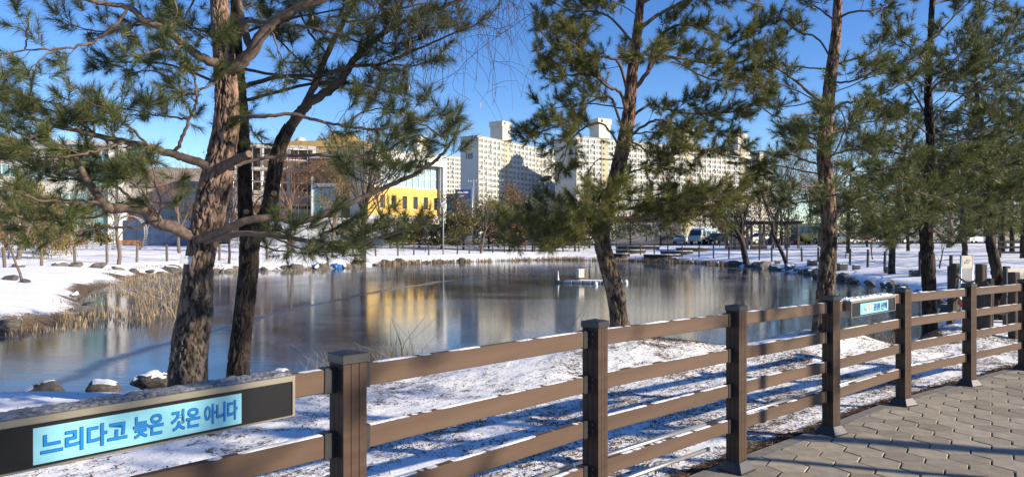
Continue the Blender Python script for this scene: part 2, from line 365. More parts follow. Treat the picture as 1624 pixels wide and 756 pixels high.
def tube(pts, radii, k=8):
    P = np.asarray(pts, float); n = len(P)
    r = np.broadcast_to(np.asarray(radii, float), (n,))
    T = np.gradient(P, axis=0); T /= np.linalg.norm(T, axis=1)[:, None] + 1e-9
    ref = np.array([0, 0, 1.0]) if abs(T[:, 2]).mean() < 0.8 else np.array([0, 1.0, 0])
    A = np.cross(T, ref); A /= np.linalg.norm(A, axis=1)[:, None] + 1e-9
    B = np.cross(T, A)
    th = np.linspace(0, 2*np.pi, k, endpoint=False)
    V = P[:, None, :] + r[:, None, None]*(np.cos(th)[None, :, None]*A[:, None, :] + np.sin(th)[None, :, None]*B[:, None, :])
    i = np.arange(n-1)[:, None]*k; j = np.arange(k)[None, :]; j2 = (j+1) % k
    F = np.stack([i+j, i+j2, i+k+j2, i+k+j], -1).reshape(-1, 4)
    return V.reshape(-1, 3), F
class TB:
    """collects tubes (quads) fast"""
    def __init__(s): s.V = []; s.F = []; s.n = 0
    def tube(s, pts, radii, k=5):
        V, F = tube(pts, radii, k); s.V.append(V); s.F.append(F+s.n); s.n += len(V)
    def world(s, name, mat, parent=None, smooth=True):
        return world_part(name, np.concatenate(s.V), np.concatenate(s.F), mat, parent, smooth)
def copy_tree(o, parent=None):
    c = o.copy(); C.objects.link(c)
    if parent is not None: c.parent = parent
    for ch in o.children: copy_tree(ch, c)
    return c
def catmull(pts, per=8, closed=False):
    P = np.asarray(pts, float); n = len(P); out = []
    segs = n if closed else n-1
    for i in range(segs):
        if closed: p0, p1, p2, p3 = P[(i-1) % n], P[i], P[(i+1) % n], P[(i+2) % n]
        else: p0, p1, p2, p3 = P[max(i-1, 0)], P[i], P[i+1], P[min(i+2, n-1)]
        t = np.linspace(0, 1, per, endpoint=False)[:, None]
        out.append(0.5*((2*p1)+(-p0+p2)*t+(2*p0-5*p1+4*p2-p3)*t*t+(-p0+3*p1-3*p2+p3)*t**3))
    if not closed: out.append(P[-1:])
    return np.concatenate(out)
def at(px, py, d): return np.array([(px-812)/F_PX*d, d, EYE-(py-378)/F_PX*d])

# ------------------------------------------------------------------ terrain
POND = [(-34, 17.5), (-20, 17.0), (-12.6, 17.4), (-12.1, 20.0), (-13.4, 22.5), (-16.0, 27.0), (-20.0, 36.0), (-22.5, 44.0), (-20.5, 48.5), (-16.9, 50.5), (-13.5, 54.0), (-11.6, 61.0), (-6.8, 68.0), (2.6, 76.0), (9, 74.5), (14.8, 70),
        (18.5, 60), (18.8, 46.4), (17.6, 38.2), (16.7, 31), (15, 25), (12.2, 20.5), (9.0, 16.2), (6.3, 13.6), (3.2, 12.9), (0.6, 12.5), (-1.6, 11.4), (-3.6, 10.5), (-7.1, 9.9), (-12, 9.6), (-20, 9.2), (-34, 9.5)]
POND_S = catmull(POND, 5, True)
_t = np.arange(len(POND_S)); POND_S = POND_S + 0.16*np.stack([np.sin(_t*1.7)+np.sin(_t*0.61+1), np.cos(_t*1.3)+np.sin(_t*0.47)], 1)
POSTS = [(-2.86, 0.35), (-1.76, 1.60), (-0.651, 2.83), (0.475, 4.07), (1.622, 5.15), (2.763, 6.17), (4.01, 7.30), (5.34, 8.32), (6.76, 9.40)]
FENCE = [(-12, -10.5), (-6, -3.4)] + POSTS + [(8.2, 10.3), (9.7, 11.0), (11.3, 11.6), (16, 13), (30, 17), (60, 24)]
def seg_dist(x, y, poly, closed):
    P = np.asarray(poly, float); Q = np.roll(P, -1, 0) if closed else P[1:]; P = P if closed else P[:-1]
    best = np.full(x.shape, 1e18); sgn = np.ones(x.shape); inside = np.zeros(x.shape, bool)
    for (ax, ay), (bx, by) in zip(P, Q):
        dx, dy = bx-ax, by-ay
        t = np.clip(((x-ax)*dx+(y-ay)*dy)/(dx*dx+dy*dy), 0, 1)
        d2 = (x-ax-t*dx)**2+(y-ay-t*dy)**2
        m = d2 < best; best = np.where(m, d2, best)
        sgn = np.where(m, np.sign(dx*(y-ay)-dy*(x-ax)), sgn)
        if closed:
            c = ((ay > y) != (by > y)); xi = ax+(y-ay)*dx/(dy if abs(dy) > 1e-12 else 1e-12)
            inside ^= c & (x < xi)
    d = np.sqrt(best)
    return np.where(inside, -d, d) if closed else d*sgn
def sstep(a, b, x):
    t = np.clip((x-a)/(b-a), 0, 1); return t*t*(3-2*t)
def pathz(x, y): return -0.0135*np.clip(y, -10, 16)
_ph = rng.uniform(0, 6.28, (40, 2)); _fr = rng.normal(0, 1, (40, 2))
def fbm(x, y, scale, octv=3, seed=0):
    r = np.zeros(np.shape(x)); a = 1.0
    for o in range(octv):
        for k in range(5):
            q = (seed*7+o*5+k) % 40
            r = r + a*np.sin((x*_fr[q, 0]+y*_fr[q, 1])*2**o/scale*2.2+_ph[q, 0])*np.cos((x*_fr[q, 1]-y*_fr[q, 0])*2**o/scale*1.7+_ph[q, 1])
        a *= 0.5
    return r/3.0
MOUNDS = [(1.9, 10.6, 0.40, 1.7, 1.0), (4.9, 11.3, 0.40, 1.2, 0.9), (7.8, 13.3, 0.36, 1.2, 1.1), (0.3, 9.6, 0.10, 1.2, 0.8)]
def ground(x, y, detail=True):
    x = np.asarray(x, float); y = np.asarray(y, float)
    s = seg_dist(x, y, POND_S, True); f = seg_dist(x, y, FENCE, False)
    near = pathz(x, y)-0.05-0.10*sstep(0.3, 5, f)
    for mx, my, h, rx, ry in MOUNDS: near = near+h*np.exp(-((x-mx)/rx)**2-((y-my)/ry)**2)
    near = np.where(f < 0, pathz(x, y)-0.09, near)
    w = 1-sstep(0, 1.5, s); near = near*(1-w)-0.85*w
    far = np.interp(s, [0, 0.25, 0.9, 4, 20, 40, 120, 900], [-0.85, -0.68, -0.36, -0.05, 0.5, 0.72, 1.3, 2.0])
    b = sstep(13.5, 18, y - 0.35*np.maximum(x-8, 0)); b = np.where(f < 0, sstep(-1, -14, f)*0+0, b)
    z = near*(1-b)+far*b
    z = np.where(s < 0, -0.85-0.6*sstep(0, 2.5, -s), z)
    if detail:
        amp = np.where(f < 0.1, 0, np.where(s < -0.3, 0, 1.0))
        z = z+amp*(0.015*fbm(x, y, 0.8, 3, 1)*sstep(0.1, 1.0, f)+0.010*fbm(x, y, 0.22, 3, 3)+0.05*b*fbm(x, y, 6.0, 2, 5))
    return z
def g1(x, y): return float(ground(np.array([x]), np.array([y]))[0])
_D = np.exp(np.linspace(math.log(3), math.log(600), 2500))
def hit(px, py):
    """where the photograph's sight line through a pixel meets the ground"""
    X = (px-812)/F_PX*_D; Z = EYE-(py-378)/F_PX*_D
    g = ground(X, _D, False); k = np.argmax(Z <= g)
    if Z[k] > g[k]: k = len(_D)-1
    return np.array([X[k], _D[k], g1(X[k], _D[k])])

# ------------------------------------------------------------------ ground, pond, path
def axis(spans):
    out = []
    for a, b, st in spans: out.append(np.arange(a, b, st))
    return np.concatenate(out)
def geo(a, b, n): return np.sign(a)*np.exp(np.linspace(math.log(abs(a)), math.log(abs(b)), n))
gx = np.concatenate([geo(-900, -45, 14), axis([(-42, -14, 0.7), (-14, -4.5, 0.22), (-4.5, 9.5, 0.06), (9.5, 24, 0.3), (24, 46, 1.0)]), geo(48, 900, 14)])
gy = np.concatenate([geo(-300, -12, 6), axis([(-10, 1.5, 0.5), (1.5, 13.5, 0.06), (13.5, 30, 0.25), (30, 82, 0.5), (82, 130, 2.5)]), geo(132, 1500, 16)])
GX, GY = np.meshgrid(gx, gy)
GZ = ground(GX.ravel(), GY.ravel())
nx, ny = len(gx), len(gy)
ii = (np.arange(ny-1)[:, None]*nx+np.arange(nx-1)[None, :]).ravel()
me = mesh_np('ground', np.stack([GX.ravel(), GY.ravel(), GZ], 1), np.stack([ii, ii+1, ii+nx+1, ii+nx], 1), True)
fs = seg_dist(GX.ravel(), GY.ravel(), FENCE, False); sp = seg_dist(GX.ravel(), GY.ravel(), POND_S, True)
earth = 0.5*np.exp(-((fs-0.2)/0.10)**2)+0.45*np.exp(-(sp/0.8)**2)
earth += 0.45*np.exp(-(((GX.ravel()-2.4)/0.9)**2+((GY.ravel()-11.2)/0.5)**2))+0.5*np.exp(-(((GX.ravel()-6.9)/1.0)**2+((GY.ravel()-12.6)/0.6)**2))
earth += 0.3*np.exp(-(((GX.ravel()+1.1)/0.6)**2+((GY.ravel()-3.9)/0.5)**2))
earth += np.where((GX.ravel() < -10) & (GY.ravel() > 15) & (GY.ravel() < 45), 0.2*np.exp(-((sp-0.6)/0.9)**2), 0)
earth += np.where((GX.ravel() < -9) & (GY.ravel() > 15) & (GY.ravel() < 60), 0.22*np.clip(fbm(GX.ravel(), GY.ravel(), 3.0, 3, 4)+.45, 0, 1), 0)+np.where((GY.ravel() > 45) & (GX.ravel() >= -9), 0.14*np.clip(fbm(GX.ravel(), GY.ravel(), 4.0, 3, 6)+.3, 0, 1), 0)
earth += np.where((fs > .2) & (GY.ravel() < 14), 0.42*np.clip(fbm(GX.ravel(), GY.ravel(), 0.7, 3, 2)+.6, 0, 1), 0)
earth += 0.6*sstep(118, 140, GY.ravel())
atr = me.attributes.new('earth', 'FLOAT', 'POINT'); atr.data.foreach_set('value', earth.astype(np.float32))
o = obj('ground', me, 'snow_ground'); tag(o, 'thin snow over leaf litter around the pond', 'ground', kind='structure')

def offset_poly(P, d):
    P = np.asarray(P, float); T = np.roll(P, -1, 0)-np.roll(P, 1, 0); T /= np.linalg.norm(T, axis=1)[:, None]+1e-9
    N = np.stack([T[:, 1], -T[:, 0]], 1); return P+N*d
A_ = 0.5*np.sum(POND_S[:, 0]*np.roll(POND_S[:, 1], -1)-np.roll(POND_S[:, 0], -1)*POND_S[:, 1])
PW = offset_poly(POND_S, 0.45 if A_ > 0 else -0.45)
mb = MB(); mb.add([(x, y, -0.7) for x, y in PW], [tuple(range(len(PW)))])
o = mb.part('pond_water', 'pond_ice'); tag(o, 'thinly frozen pond reflecting sky and buildings', 'pond', kind='structure')

FN = np.asarray(FENCE, float)
def fence_offset(d, P=FN):
    T = np.gradient(P, axis=0); T /= np.linalg.norm(T, axis=1)[:, None]
    return P+np.stack([-T[:, 1], T[:, 0]], 1)*d           # + is towards the pond
E0 = fence_offset(0.05)[:-2]
mb = MB()
poly = [(x, y) for x, y in E0]+[(27, 15.8), (30, 15.8), (30, -10), (-11.8, -10)]
mb.add([(x, y, pathz(0, y)-0.030) for x, y in poly], [tuple(range(len(poly)))])
path = mb.part('path', 'joint_sand'); tag(path, 'footpath bed of dark jointing sand', 'path', kind='structure')
Ka, Kb = fence_offset(0.055)[:-2], fence_offset(0.16)[:-2]
Ka, Kb = catmull(Ka, 5), catmull(Kb, 5)
mb = MB(); n = len(Ka)
V = [(x, y, pathz(0, y)-0.004) for x, y in Ka]+[(x, y, pathz(0, y)-0.004) for x, y in Kb]+[(x, y, pathz(0, y)-0.14) for x, y in Ka]+[(x, y, pathz(0, y)-0.14) for x, y in Kb]
Fk = []
for i in range(n-1): Fk += [(i, i+1, n+i+1, n+i), (2*n+i, 2*n+i+1, i+1, i), (n+i, n+i+1, 3*n+i+1, 3*n+i)]
mb.add(V, Fk)
o = mb.part('kerb', 'kerb_concrete'); tag(o, 'flat concrete kerb strip edging the paved path', 'kerb', kind='structure')

# hexagonal pavers, each a piece of the path
R_H = 0.16; GAP = 0.0052
def hexa(r, top=0.0):
    c = [(math.cos(math.radians(60*k)), math.sin(math.radians(60*k))) for k in range(6)]
    V = [(r*a, r*b, -0.028) for a, b in c]+[(r*a, r*b, -0.006) for a, b in c]+[((r-0.007)*a, (r-0.007)*b, 0) for a, b in c]
    F = [(i, (i+1) % 6, 6+(i+1) % 6, 6+i) for i in range(6)]+[(6+i, 6+(i+1) % 6, 12+(i+1) % 6, 12+i) for i in range(6)]+[tuple(range(12, 18))]
    return V, F
hv, hf = hexa(R_H-GAP)
mb = MB(); mb.add(hv, hf); hex_me = mb.mesh('paver'); hex_me.materials.append(M['paver_stone'])
ROT = math.radians(-4); cr, sr = math.cos(ROT), math.sin(ROT)
cells = []
for i in range(-10, 90):
    for j in range(-10, 90):
        u = i*1.5*R_H; v = (j+0.5*(i % 2))*math.sqrt(3)*R_H
        x, y = u*cr-v*sr+0.3, u*sr+v*cr+1.2
        if y < 1.0 or x > 13 or y > 13: continue
        cells.append((x, y))
cx = np.array(cells); fd = seg_dist(cx[:, 0], cx[:, 1], FENCE, False)
# dart: signed distance to the kerb line is the fence line + 0.05
cells = [(x, y, f) for (x, y), f in zip(cells, fd) if f < 0.05+0.13]
def clip_hex(x, y):
    """the cell cut along the kerb line"""
    k = [(x+(R_H-GAP)*math.cos(ROT+math.radians(60*a)), y+(R_H-GAP)*math.sin(ROT+math.radians(60*a))) for a in range(6)]
    P = np.array(k); d = seg_dist(P[:, 0], P[:, 1], FENCE, False)-0.046
    out = []
    for a in range(6):
        b = (a+1) % 6
        if d[a] <= 0: out.append(k[a])
        if (d[a] <= 0) != (d[b] <= 0):
            t = d[a]/(d[a]-d[b]); out.append((k[a][0]+t*(k[b][0]-k[a][0]), k[a][1]+t*(k[b][1]-k[a][1])))
    return out
vis = []; rest = []
for x, y, f in cells:
    px = 812+x/y*F_PX; py = 378+(EYE-pathz(0, y))/y*F_PX
    (vis if (px < 1650 and px > 900 and py < 785) else rest).append((x, y, f))
vis.sort(key=lambda c: c[1]); rest += vis[300:]; vis = vis[:300]
slope = math.atan(-0.0135)
for x, y, f in vis:
    tz = random.uniform(-0.0025, 0.0025)
    if f < 0.046-R_H:
        o = obj('paver', hex_me, None, path, (x, y, pathz(0, y)+tz))
        o.rotation_euler = (slope+random.gauss(0, .006), random.gauss(0, .006), ROT+math.radians(60*random.randrange(6)))
    else:
        c = clip_hex(x, y)
        if len(c) < 3: continue
        mb = MB(); mb.prism([(a-x, b-y) for a, b in c], 'z', -0.028, 0)
        o = mb.part('paver', 'paver_stone', path, loc=(x, y, pathz(0, y)+tz)); o.rotation_euler[0] = slope
V = []; F = []
for x, y, f in rest:
    if f > 0.046-R_H: continue
    b = len(V); z = pathz(0, y)+random.uniform(-.0025, .0025)
    V += [(p[0]*cr-p[1]*sr+x, p[0]*sr+p[1]*cr+y, p[2]+z) for p in hv]; F += [tuple(q+b for q in fc) for fc in hf]
mb = MB(); mb.add(V, F); o = mb.part('far_pavers', 'paver_stone', path); tag(o, kind='stuff')

# ------------------------------------------------------------------ brown fence
RAILS = [1.085, 0.832, 0.579, 0.326]; RH = 0.09; RT = 0.036
fence = thing('fence', 'brown composite post and rail fence with black caps beside the paved path', 'fence', (POSTS[2][0], POSTS[2][1], pathz(0, POSTS[2][1])))
fo = org(fence)
mb = MB(); mb.box(-.048, .048, -.048, .048, 0, 1.16)
for s in range(4):
    R = Matrix.Rotation(s*math.pi/2, 3, 'Z')
    for a, b in ((-.052, -.0195), (-.0165, .0165), (.0195, .052)):
        mb.box(a, b, .046, .0525, 0.02, 1.16, R)
post_me = mb.mesh('post'); post_me.materials.append(M['wpc_brown'])
mb = MB(); mb.box(-.059, .059, -.059, .059, 1.15, 1.186); mb.frustum(.059, .004, 1.186, 1.198)
cap_me = mb.mesh('cap', bevel=0.002); cap_me.materials.append(M['black_metal'])
mb = MB(); mb.box(-.10, .10, -.10, .10, 0.0, 0.012); mb.frustum(.096, .058, 0.011, 0.075)
foot_me = mb.mesh('foot', bevel=0.002); foot_me.materials.append(M['black_metal'])
mb = MB()
mb.box(-.0525, -.0585, -.03, .045, -.045, .045)
for dy, dz in ((-.018, .03), (.0, -.03), (-.018, -.005)):
    mb.tube([(-.055, dy, dz), (-.066, dy, dz)], .006, 6)
plate_me = mb.mesh('bracket_plate'); plate_me.materials.append(M['black_metal'])
NP = len(POSTS)
dirs = []
for i in range(NP):
    a = np.array(POSTS[max(i-1, 0)]); b = np.array(POSTS[min(i+1, NP-1)]); d = b-a; dirs.append(math.atan2(d[1], d[0]))
for i, (x, y) in enumerate(POSTS):
    p = obj('post', post_me, None, fence, np.array([x, y, pathz(0, y)])-fo); p.rotation_euler[2] = math.radians((47, 47, 44, 52, 42, 34, 29, 27, 26)[i])
    obj('cap', cap_me, None, p); obj('foot', foot_me, None, p); [obj('bracket_plate', plate_me, None, p, (0, 0, z)) for z in RAILS]
def strip_snow(L, half, rough=0.010, gap=0.25, zt=0.0):
    """a thin uneven crust of snow lying on a narrow top"""
    n = max(6, int(L/0.02)); V = []; F = []
    h = np.clip(rough*(0.75+np.convolve(rng.normal(0, 1.1, n+8), np.ones(5)/2.2, 'same')[4:4+n]*0.5), 0, None)
    for i in range(n):
        x = -L/2+L*i/(n-1); w = half*(0.9+0.1*random.random()) if h[i] > 0.001 else half*0.5
        V += [(x, -w, zt), (x, -w*0.75, zt+h[i]), (x, w*0.75, zt+h[i]), (x, w, zt)]
    for i in range(n-1): F += [(4*i+k, 4*i+k+1, 4*i+5+k, 4*i+4+k) for k in range(3)]
    mb = MB(); mb.add(V, F); return mb
for i in range(NP-1):
    a = np.array([*POSTS[i], pathz(0, POSTS[i][1])]); b = np.array([*POSTS[i+1], pathz(0, POSTS[i+1][1])])
    d = b-a; L = np.linalg.norm(d[:2]); th = math.atan2(d[1], d[0]); tilt = math.atan2(d[2], L)
    side = np.array([-math.sin(th), math.cos(th), 0])*0.022
    mid = (a+b)/2+side
    mb = MB(); l = L-0.125; mb.box(-l/2, l/2, -RT/2, RT/2, -RH/2, RH/2); rail_me = mb.mesh('rail', bevel=0.003)
    rail_me.materials.append(M['wpc_rail'])
    mb = MB(); mb.box(-.0265, .0265, -RT/2-.005, RT/2+.005, -RH/2-.005, RH/2+.005)
    br_me = mb.mesh('end_bracket', bevel=0.002); br_me.materials.append(M['black_metal'])
    for k, z in enumerate(RAILS):
        r = obj('rail', rail_me, None, fence, mid+[0, 0, z]-fo); r.rotation_euler = (random.gauss(0, .004), -tilt, th)
        for s in (-1, 1): obj('end_bracket', br_me, None, r, (s*(l/2-.0185), 0, 0))
        sn = strip_snow(l-0.1, RT/2, 0.0028 if k == 0 else 0.0022, zt=RH/2-.001)
        s_o = sn.part('snow', 'fresh_snow', r, True)
# steel tubes lying behind the lowest rail
T0 = fence_offset(0.16, np.asarray(POSTS, float))
for i in range(2, 7):
    p, q = np.array([*T0[i], pathz(0, T0[i][1])+0.325]), np.array([*T0[i+1], pathz(0, T0[i+1][1])+0.325])
    mb = MB(); mb.tube([p+(q-p)*0.01, p+(q-p)*0.99], 0.017, 10)
    o = mb.world('steel_tube', 'galvanised', fence, True)
p, q = np.array([*T0[3], pathz(0, T0[3][1])+0.14]), np.array([*T0[4], pathz(0, T0[4][1])+0.14])
mb = MB(); mb.tube([p+(q-p)*0.1, p+(q-p)*0.93], 0.015, 10); mb.world('steel_tube', 'galvanised', fence, True)

# ------------------------------------------------------------------ lettered light boxes on the fence
SC = [1.0, 1.0]
def text_mesh(body, size, offset, width=None):
    cu = bpy.data.curves.new('t', 'FONT'); cu.body = body; cu.size = size; cu.align_x = 'CENTER'; cu.align_y = 'CENTER'; cu.offset = offset
    cu.extrude = 0.0004; cu.resolution_u = 3
    o = bpy.data.objects.new('t', cu); C.objects.link(o)
    bpy.context.view_layer.update()
    ev = o.evaluated_get(bpy.context.evaluated_depsgraph_get())
    me = bpy.data.meshes.new_from_object(ev)
    bpy.data.objects.remove(o); bpy.data.curves.remove(cu)
    n = len(me.vertices); co = np.empty(n*3, np.float32); me.vertices.foreach_get('co', co); co = co.reshape(-1, 3)
    if n == 0: return me
    c = (co.max(0)+co.min(0))/2; co -= c
    if width: SC[0] = width[0]/(co[:, 0].max()*2); SC[1] = width[1]/(co[:, 1].max()*2)
    co[:, 0] *= SC[0]; co[:, 1] *= SC[1]
    V = np.stack([co[:, 0], -co[:, 2], co[:, 1]], 1)      # upright in the x-z plane, facing -y
    me.vertices.foreach_set('co', V.astype(np.float32).ravel()); me.update(); return me
def sign(i, t0, t1, s0, s1, texts, label, frost):
    a, b = np.array(POSTS[i]), np.array(POSTS[i+1]); d = (b-a)/np.linalg.norm(b-a); L = np.linalg.norm(b-a)
    th = math.atan2(d[1], d[0])
    c = a+d*((t0+t1)/2); z0 = pathz(0, c[1])
    out = np.array([math.sin(th), -math.cos(th)])
    face = 0.055; depth = 0.115
    loc = c+out*face
    r = thing('sign_box', label, 'sign', (loc[0], loc[1], z0+1.06), th)
    w = (t1-t0)/2; h = 0.075
    # local: x along the fence, -y towards the path, box from y=0 back to depth
    mb = MB(); mb.box(-w, w, 0.004, depth, -h, h); body = mb.part('housing', 'champagne_alu', r, bevel=0.003)
    mb = MB(); t = 0.012
    mb.box(-w, w, -.006, .003, h-0.022, h); mb.box(-w, w, -.006, .003, -h, -h+0.006); mb.box(-w, -w+t, -.006, .003, -h+.0065, h-.0225); mb.box(w-t, w, -.006, .003, -h+.0065, h-.0225)
    mb.part('frame', 'champagne_alu', r, bevel=0.0015)
    mb = MB(); mb.box(-w+t+.001, w-t-.001, -.001, .0035, -h+.007, h-.023); mb.part('black_panel', 'sign_black', r)
    sc = ((s0+s1)/2)-((t0+t1)/2); sw = (s1-s0)/2
    mb = MB(); mb.box(sc-sw, sc+sw, -.0035, -.0012, -h+.014, h-.034); scr = mb.part('screen', 'screen_cyan', r)
    zc = ((-h+.014)+(h-.034))/2; sh = (h-.034)-(-h+.014)
    for body_t, x0, x1, m1, m2 in texts:
        xx = sc-sw+(x0+x1)*sw; ww = (x1-x0)*2*sw
        me = text_mesh(body_t, 0.08, 0.0017, (ww, sh*0.64)); me.materials.append(M[m1]); o = obj('lettering', me, None, r, (xx, -.0058, zc))
        if m2:
            co = np.array([v.co[:] for v in me.vertices]); fc = [tuple(p.vertices) for p in me.polygons]; mb = MB()
            for q in range(8):
                a_ = q*math.pi/4; mb.add(co+[0.0011*math.cos(a_), -0.00005*q, 0.0011*math.sin(a_)], fc)
            mb.part('lettering_outline', m2, r, loc=(xx, -.0048, zc))
    # what lies on the top
    n = int(2*w/0.012); m_ = 9; V = []; F = []
    hh = np.clip(rng.normal(0.006, 0.004, (n, m_)), 0.0005, None); hh = (hh+np.roll(hh, 1, 0)+np.roll(hh, 1, 1))/3
    hh[:, 0] = hh[:, -1] = 0.0; hh[0] = hh[-1] = 0
    if not frost: hh *= 2.2
    for a_ in range(n):
        for b_ in range(m_): V.append((-w+2*w*a_/(n-1), 0.0+depth*b_/(m_-1)*0.99, h+0.0005+hh[a_, b_]))
    for a_ in range(n-1):
        for b_ in range(m_-1): q = a_*m_+b_; F.append((q, q+m_, q+m_+1, q+1))
    mb = MB(); mb.add(V, F); mb.part('top_crust', 'frost_top' if frost else 'fresh_snow', r, False)
    return r
# bay 1 runs from post 1 to post 2; distances measured from its first post
Lb = math.dist(POSTS[1], POSTS[2])
sign(1, Lb-1.36, Lb-0.27, Lb-1.085, Lb-0.475, [('느리다고', 0.03, 0.40, 'letter_blue', 'letter_outline'), ('늦은', 0.43, 0.575, 'letter_blue', 'letter_outline'), ('것은', 0.615, 0.765, 'letter_blue', 'letter_outline'), ('아니다', 0.79, 0.975, 'letter_blue', 'letter_outline')],
     'long lettered light box with frosted top and one cyan line of blue words', True)
sign(5, 0.27, 1.30, 0.47, 1.12, [('건강한', 0.06, 0.42, 'letter_cream', 'letter_navy'), ('공원', 0.45, 0.68, 'letter_navy', None), ('산책', 0.72, 0.94, 'letter_navy', None)],
     'small-looking light box with snow on top and cream and navy words', False)

# ------------------------------------------------------------------ pines
def unit(v): v = np.asarray(v, float); return v/(np.linalg.norm(v)+1e-9)
class Needles:
    """brush-like tufts of long needles"""
    def __init__(s): s.p = []; s.d = []; s.s = []
    def tuft(s, p, d, size): s.p.append(p); s.d.append(unit(d)); s.s.append(size)
    def build(s, name, mat, parent, per, length, width, kind=None):
        if not s.p: return
        P = np.array(s.p); D = np.array(s.d); S = np.array(s.s); T = len(P)
        N = per
        t = rng.uniform(0, 1, (T, N)); ang = np.radians(62-42*t+rng.normal(0, 11, (T, N)))
        phi = rng.uniform(0, 2*np.pi, (T, N))
        ref = np.where(np.abs(D[:, 2:3]) < 0.9, [[0, 0, 1.0]], [[1.0, 0, 0]])
        A = np.cross(D, ref); A /= np.linalg.norm(A, axis=1)[:, None]; B = np.cross(D, A)
        nd_ = np.cos(ang)[..., None]*D[:, None]+np.sin(ang)[..., None]*(np.cos(phi)[..., None]*A[:, None]+np.sin(phi)[..., None]*B[:, None])
        L = length*S[:, None]*rng.uniform(0.7, 1.15, (T, N))
        base = P[:, None]+D[:, None]*((t-0.85)*length*1.05*S[:, None])[..., None]
        nd_[..., 2] -= 0.10
        tip = base+nd_*L[..., None]
        side = np.cross(nd_, rng.normal(0, 1, (T, N, 3))); side /= np.linalg.norm(side, axis=2)[..., None]+1e-9
        w = width*S[:, None, None]
        V = np.stack([base-side*w/2, base+side*w/2, tip], 2).reshape(-1, 3)
        F = np.arange(len(V)).reshape(-1, 3)
        o = world_part(name, V, F, mat, parent)
        return tag(o, kind=kind)
def bark_trunk(name, pts, radii, mat, parent, sides=64, ring=0.03, cell=0.055, depth=0.012, flare=0.35):
    P = catmull(pts, 14); R = catmull(np.asarray(radii, float)[:, None], 14)[:, 0]
    seg = np.r_[0, np.cumsum(np.linalg.norm(np.diff(P, axis=0), axis=1))]; L = seg[-1]
    n = int(L/ring); s = np.linspace(0, L, n)
    Q = np.stack([np.interp(s, seg, P[:, k]) for k in range(3)], 1); r = np.interp(s, seg, R)*0.78
    r = r*(1+flare*np.exp(-s/0.22))
    V, F = tube(Q, r, sides)
    th = np.tile(np.linspace(0, 2*np.pi, sides, endpoint=False), n); S = np.repeat(s, sides); RR = np.repeat(r, sides)
    # plates of bark: cells stretched upwards on the unrolled trunk
    ST = 3.6; rm = float(r.mean()); U = th*rm; W = 2*np.pi*rm
    m = int(W*L/(cell*cell*ST)); pu = rng.uniform(0, W, m); pv = rng.uniform(0, L/ST, m); rv = rng.uniform(0, 1, m)
    kd = kdtree.KDTree(3*m)
    for q in range(m):
        for w_ in (-1, 0, 1): kd.insert((pu[q]+w_*W, pv[q], 0), q)
    kd.balance()
    jit = cell*0.18
    uu = U+jit*np.sin(S*41+3*np.sin(th*5)); vv = S/ST+jit*np.sin(th*17+S*23)
    h = np.empty(len(V)); pl = np.empty(len(V))
    for q in range(len(V)):
        f = kd.find_n((uu[q], vv[q], 0), 2); e = (f[1][2]-f[0][2])/cell
        h[q] = min(1.0, e*3.6); pl[q] = rv[f[0][1]]
    ctr = np.repeat(Q, sides, 0); N = (V-ctr)/RR[:, None]
    lob = 0.05*np.sin(th*3+S*1.7)+0.035*np.sin(th*5-S*2.3)+0.03*np.sin(S*5+th)
    V = V+N*(1.5*depth*(h-0.6)*np.clip(RR/rm, .3, 1.2)+0.25*depth*pl*h+RR*lob)[:, None]
    o = world_part(name, V, F, mat, parent, True)
    a = o.data.attributes.new('furrow', 'FLOAT', 'POINT'); a.data.foreach_set('value', h.astype(np.float32))
    a = o.data.attributes.new('plate', 'FLOAT', 'POINT'); a.data.foreach_set('value', (pl*0.75+0.25*h).astype(np.float32))
    return o
def wiggle(p0, p1, n, amp, bow=(0, 0, 0)):
    t = np.linspace(0, 1, n)[:, None]; p0 = np.asarray(p0, float); p1 = np.asarray(p1, float)
    L = np.linalg.norm(p1-p0); j = rng.normal(0, 1, (n, 3))*amp*L; j[0] = 0
    j = np.cumsum(j, 0)*0.5
    j = j-t*j[-1]
    return p0+(p1-p0)*t+4*t*(1-t)*np.asarray(bow)+j
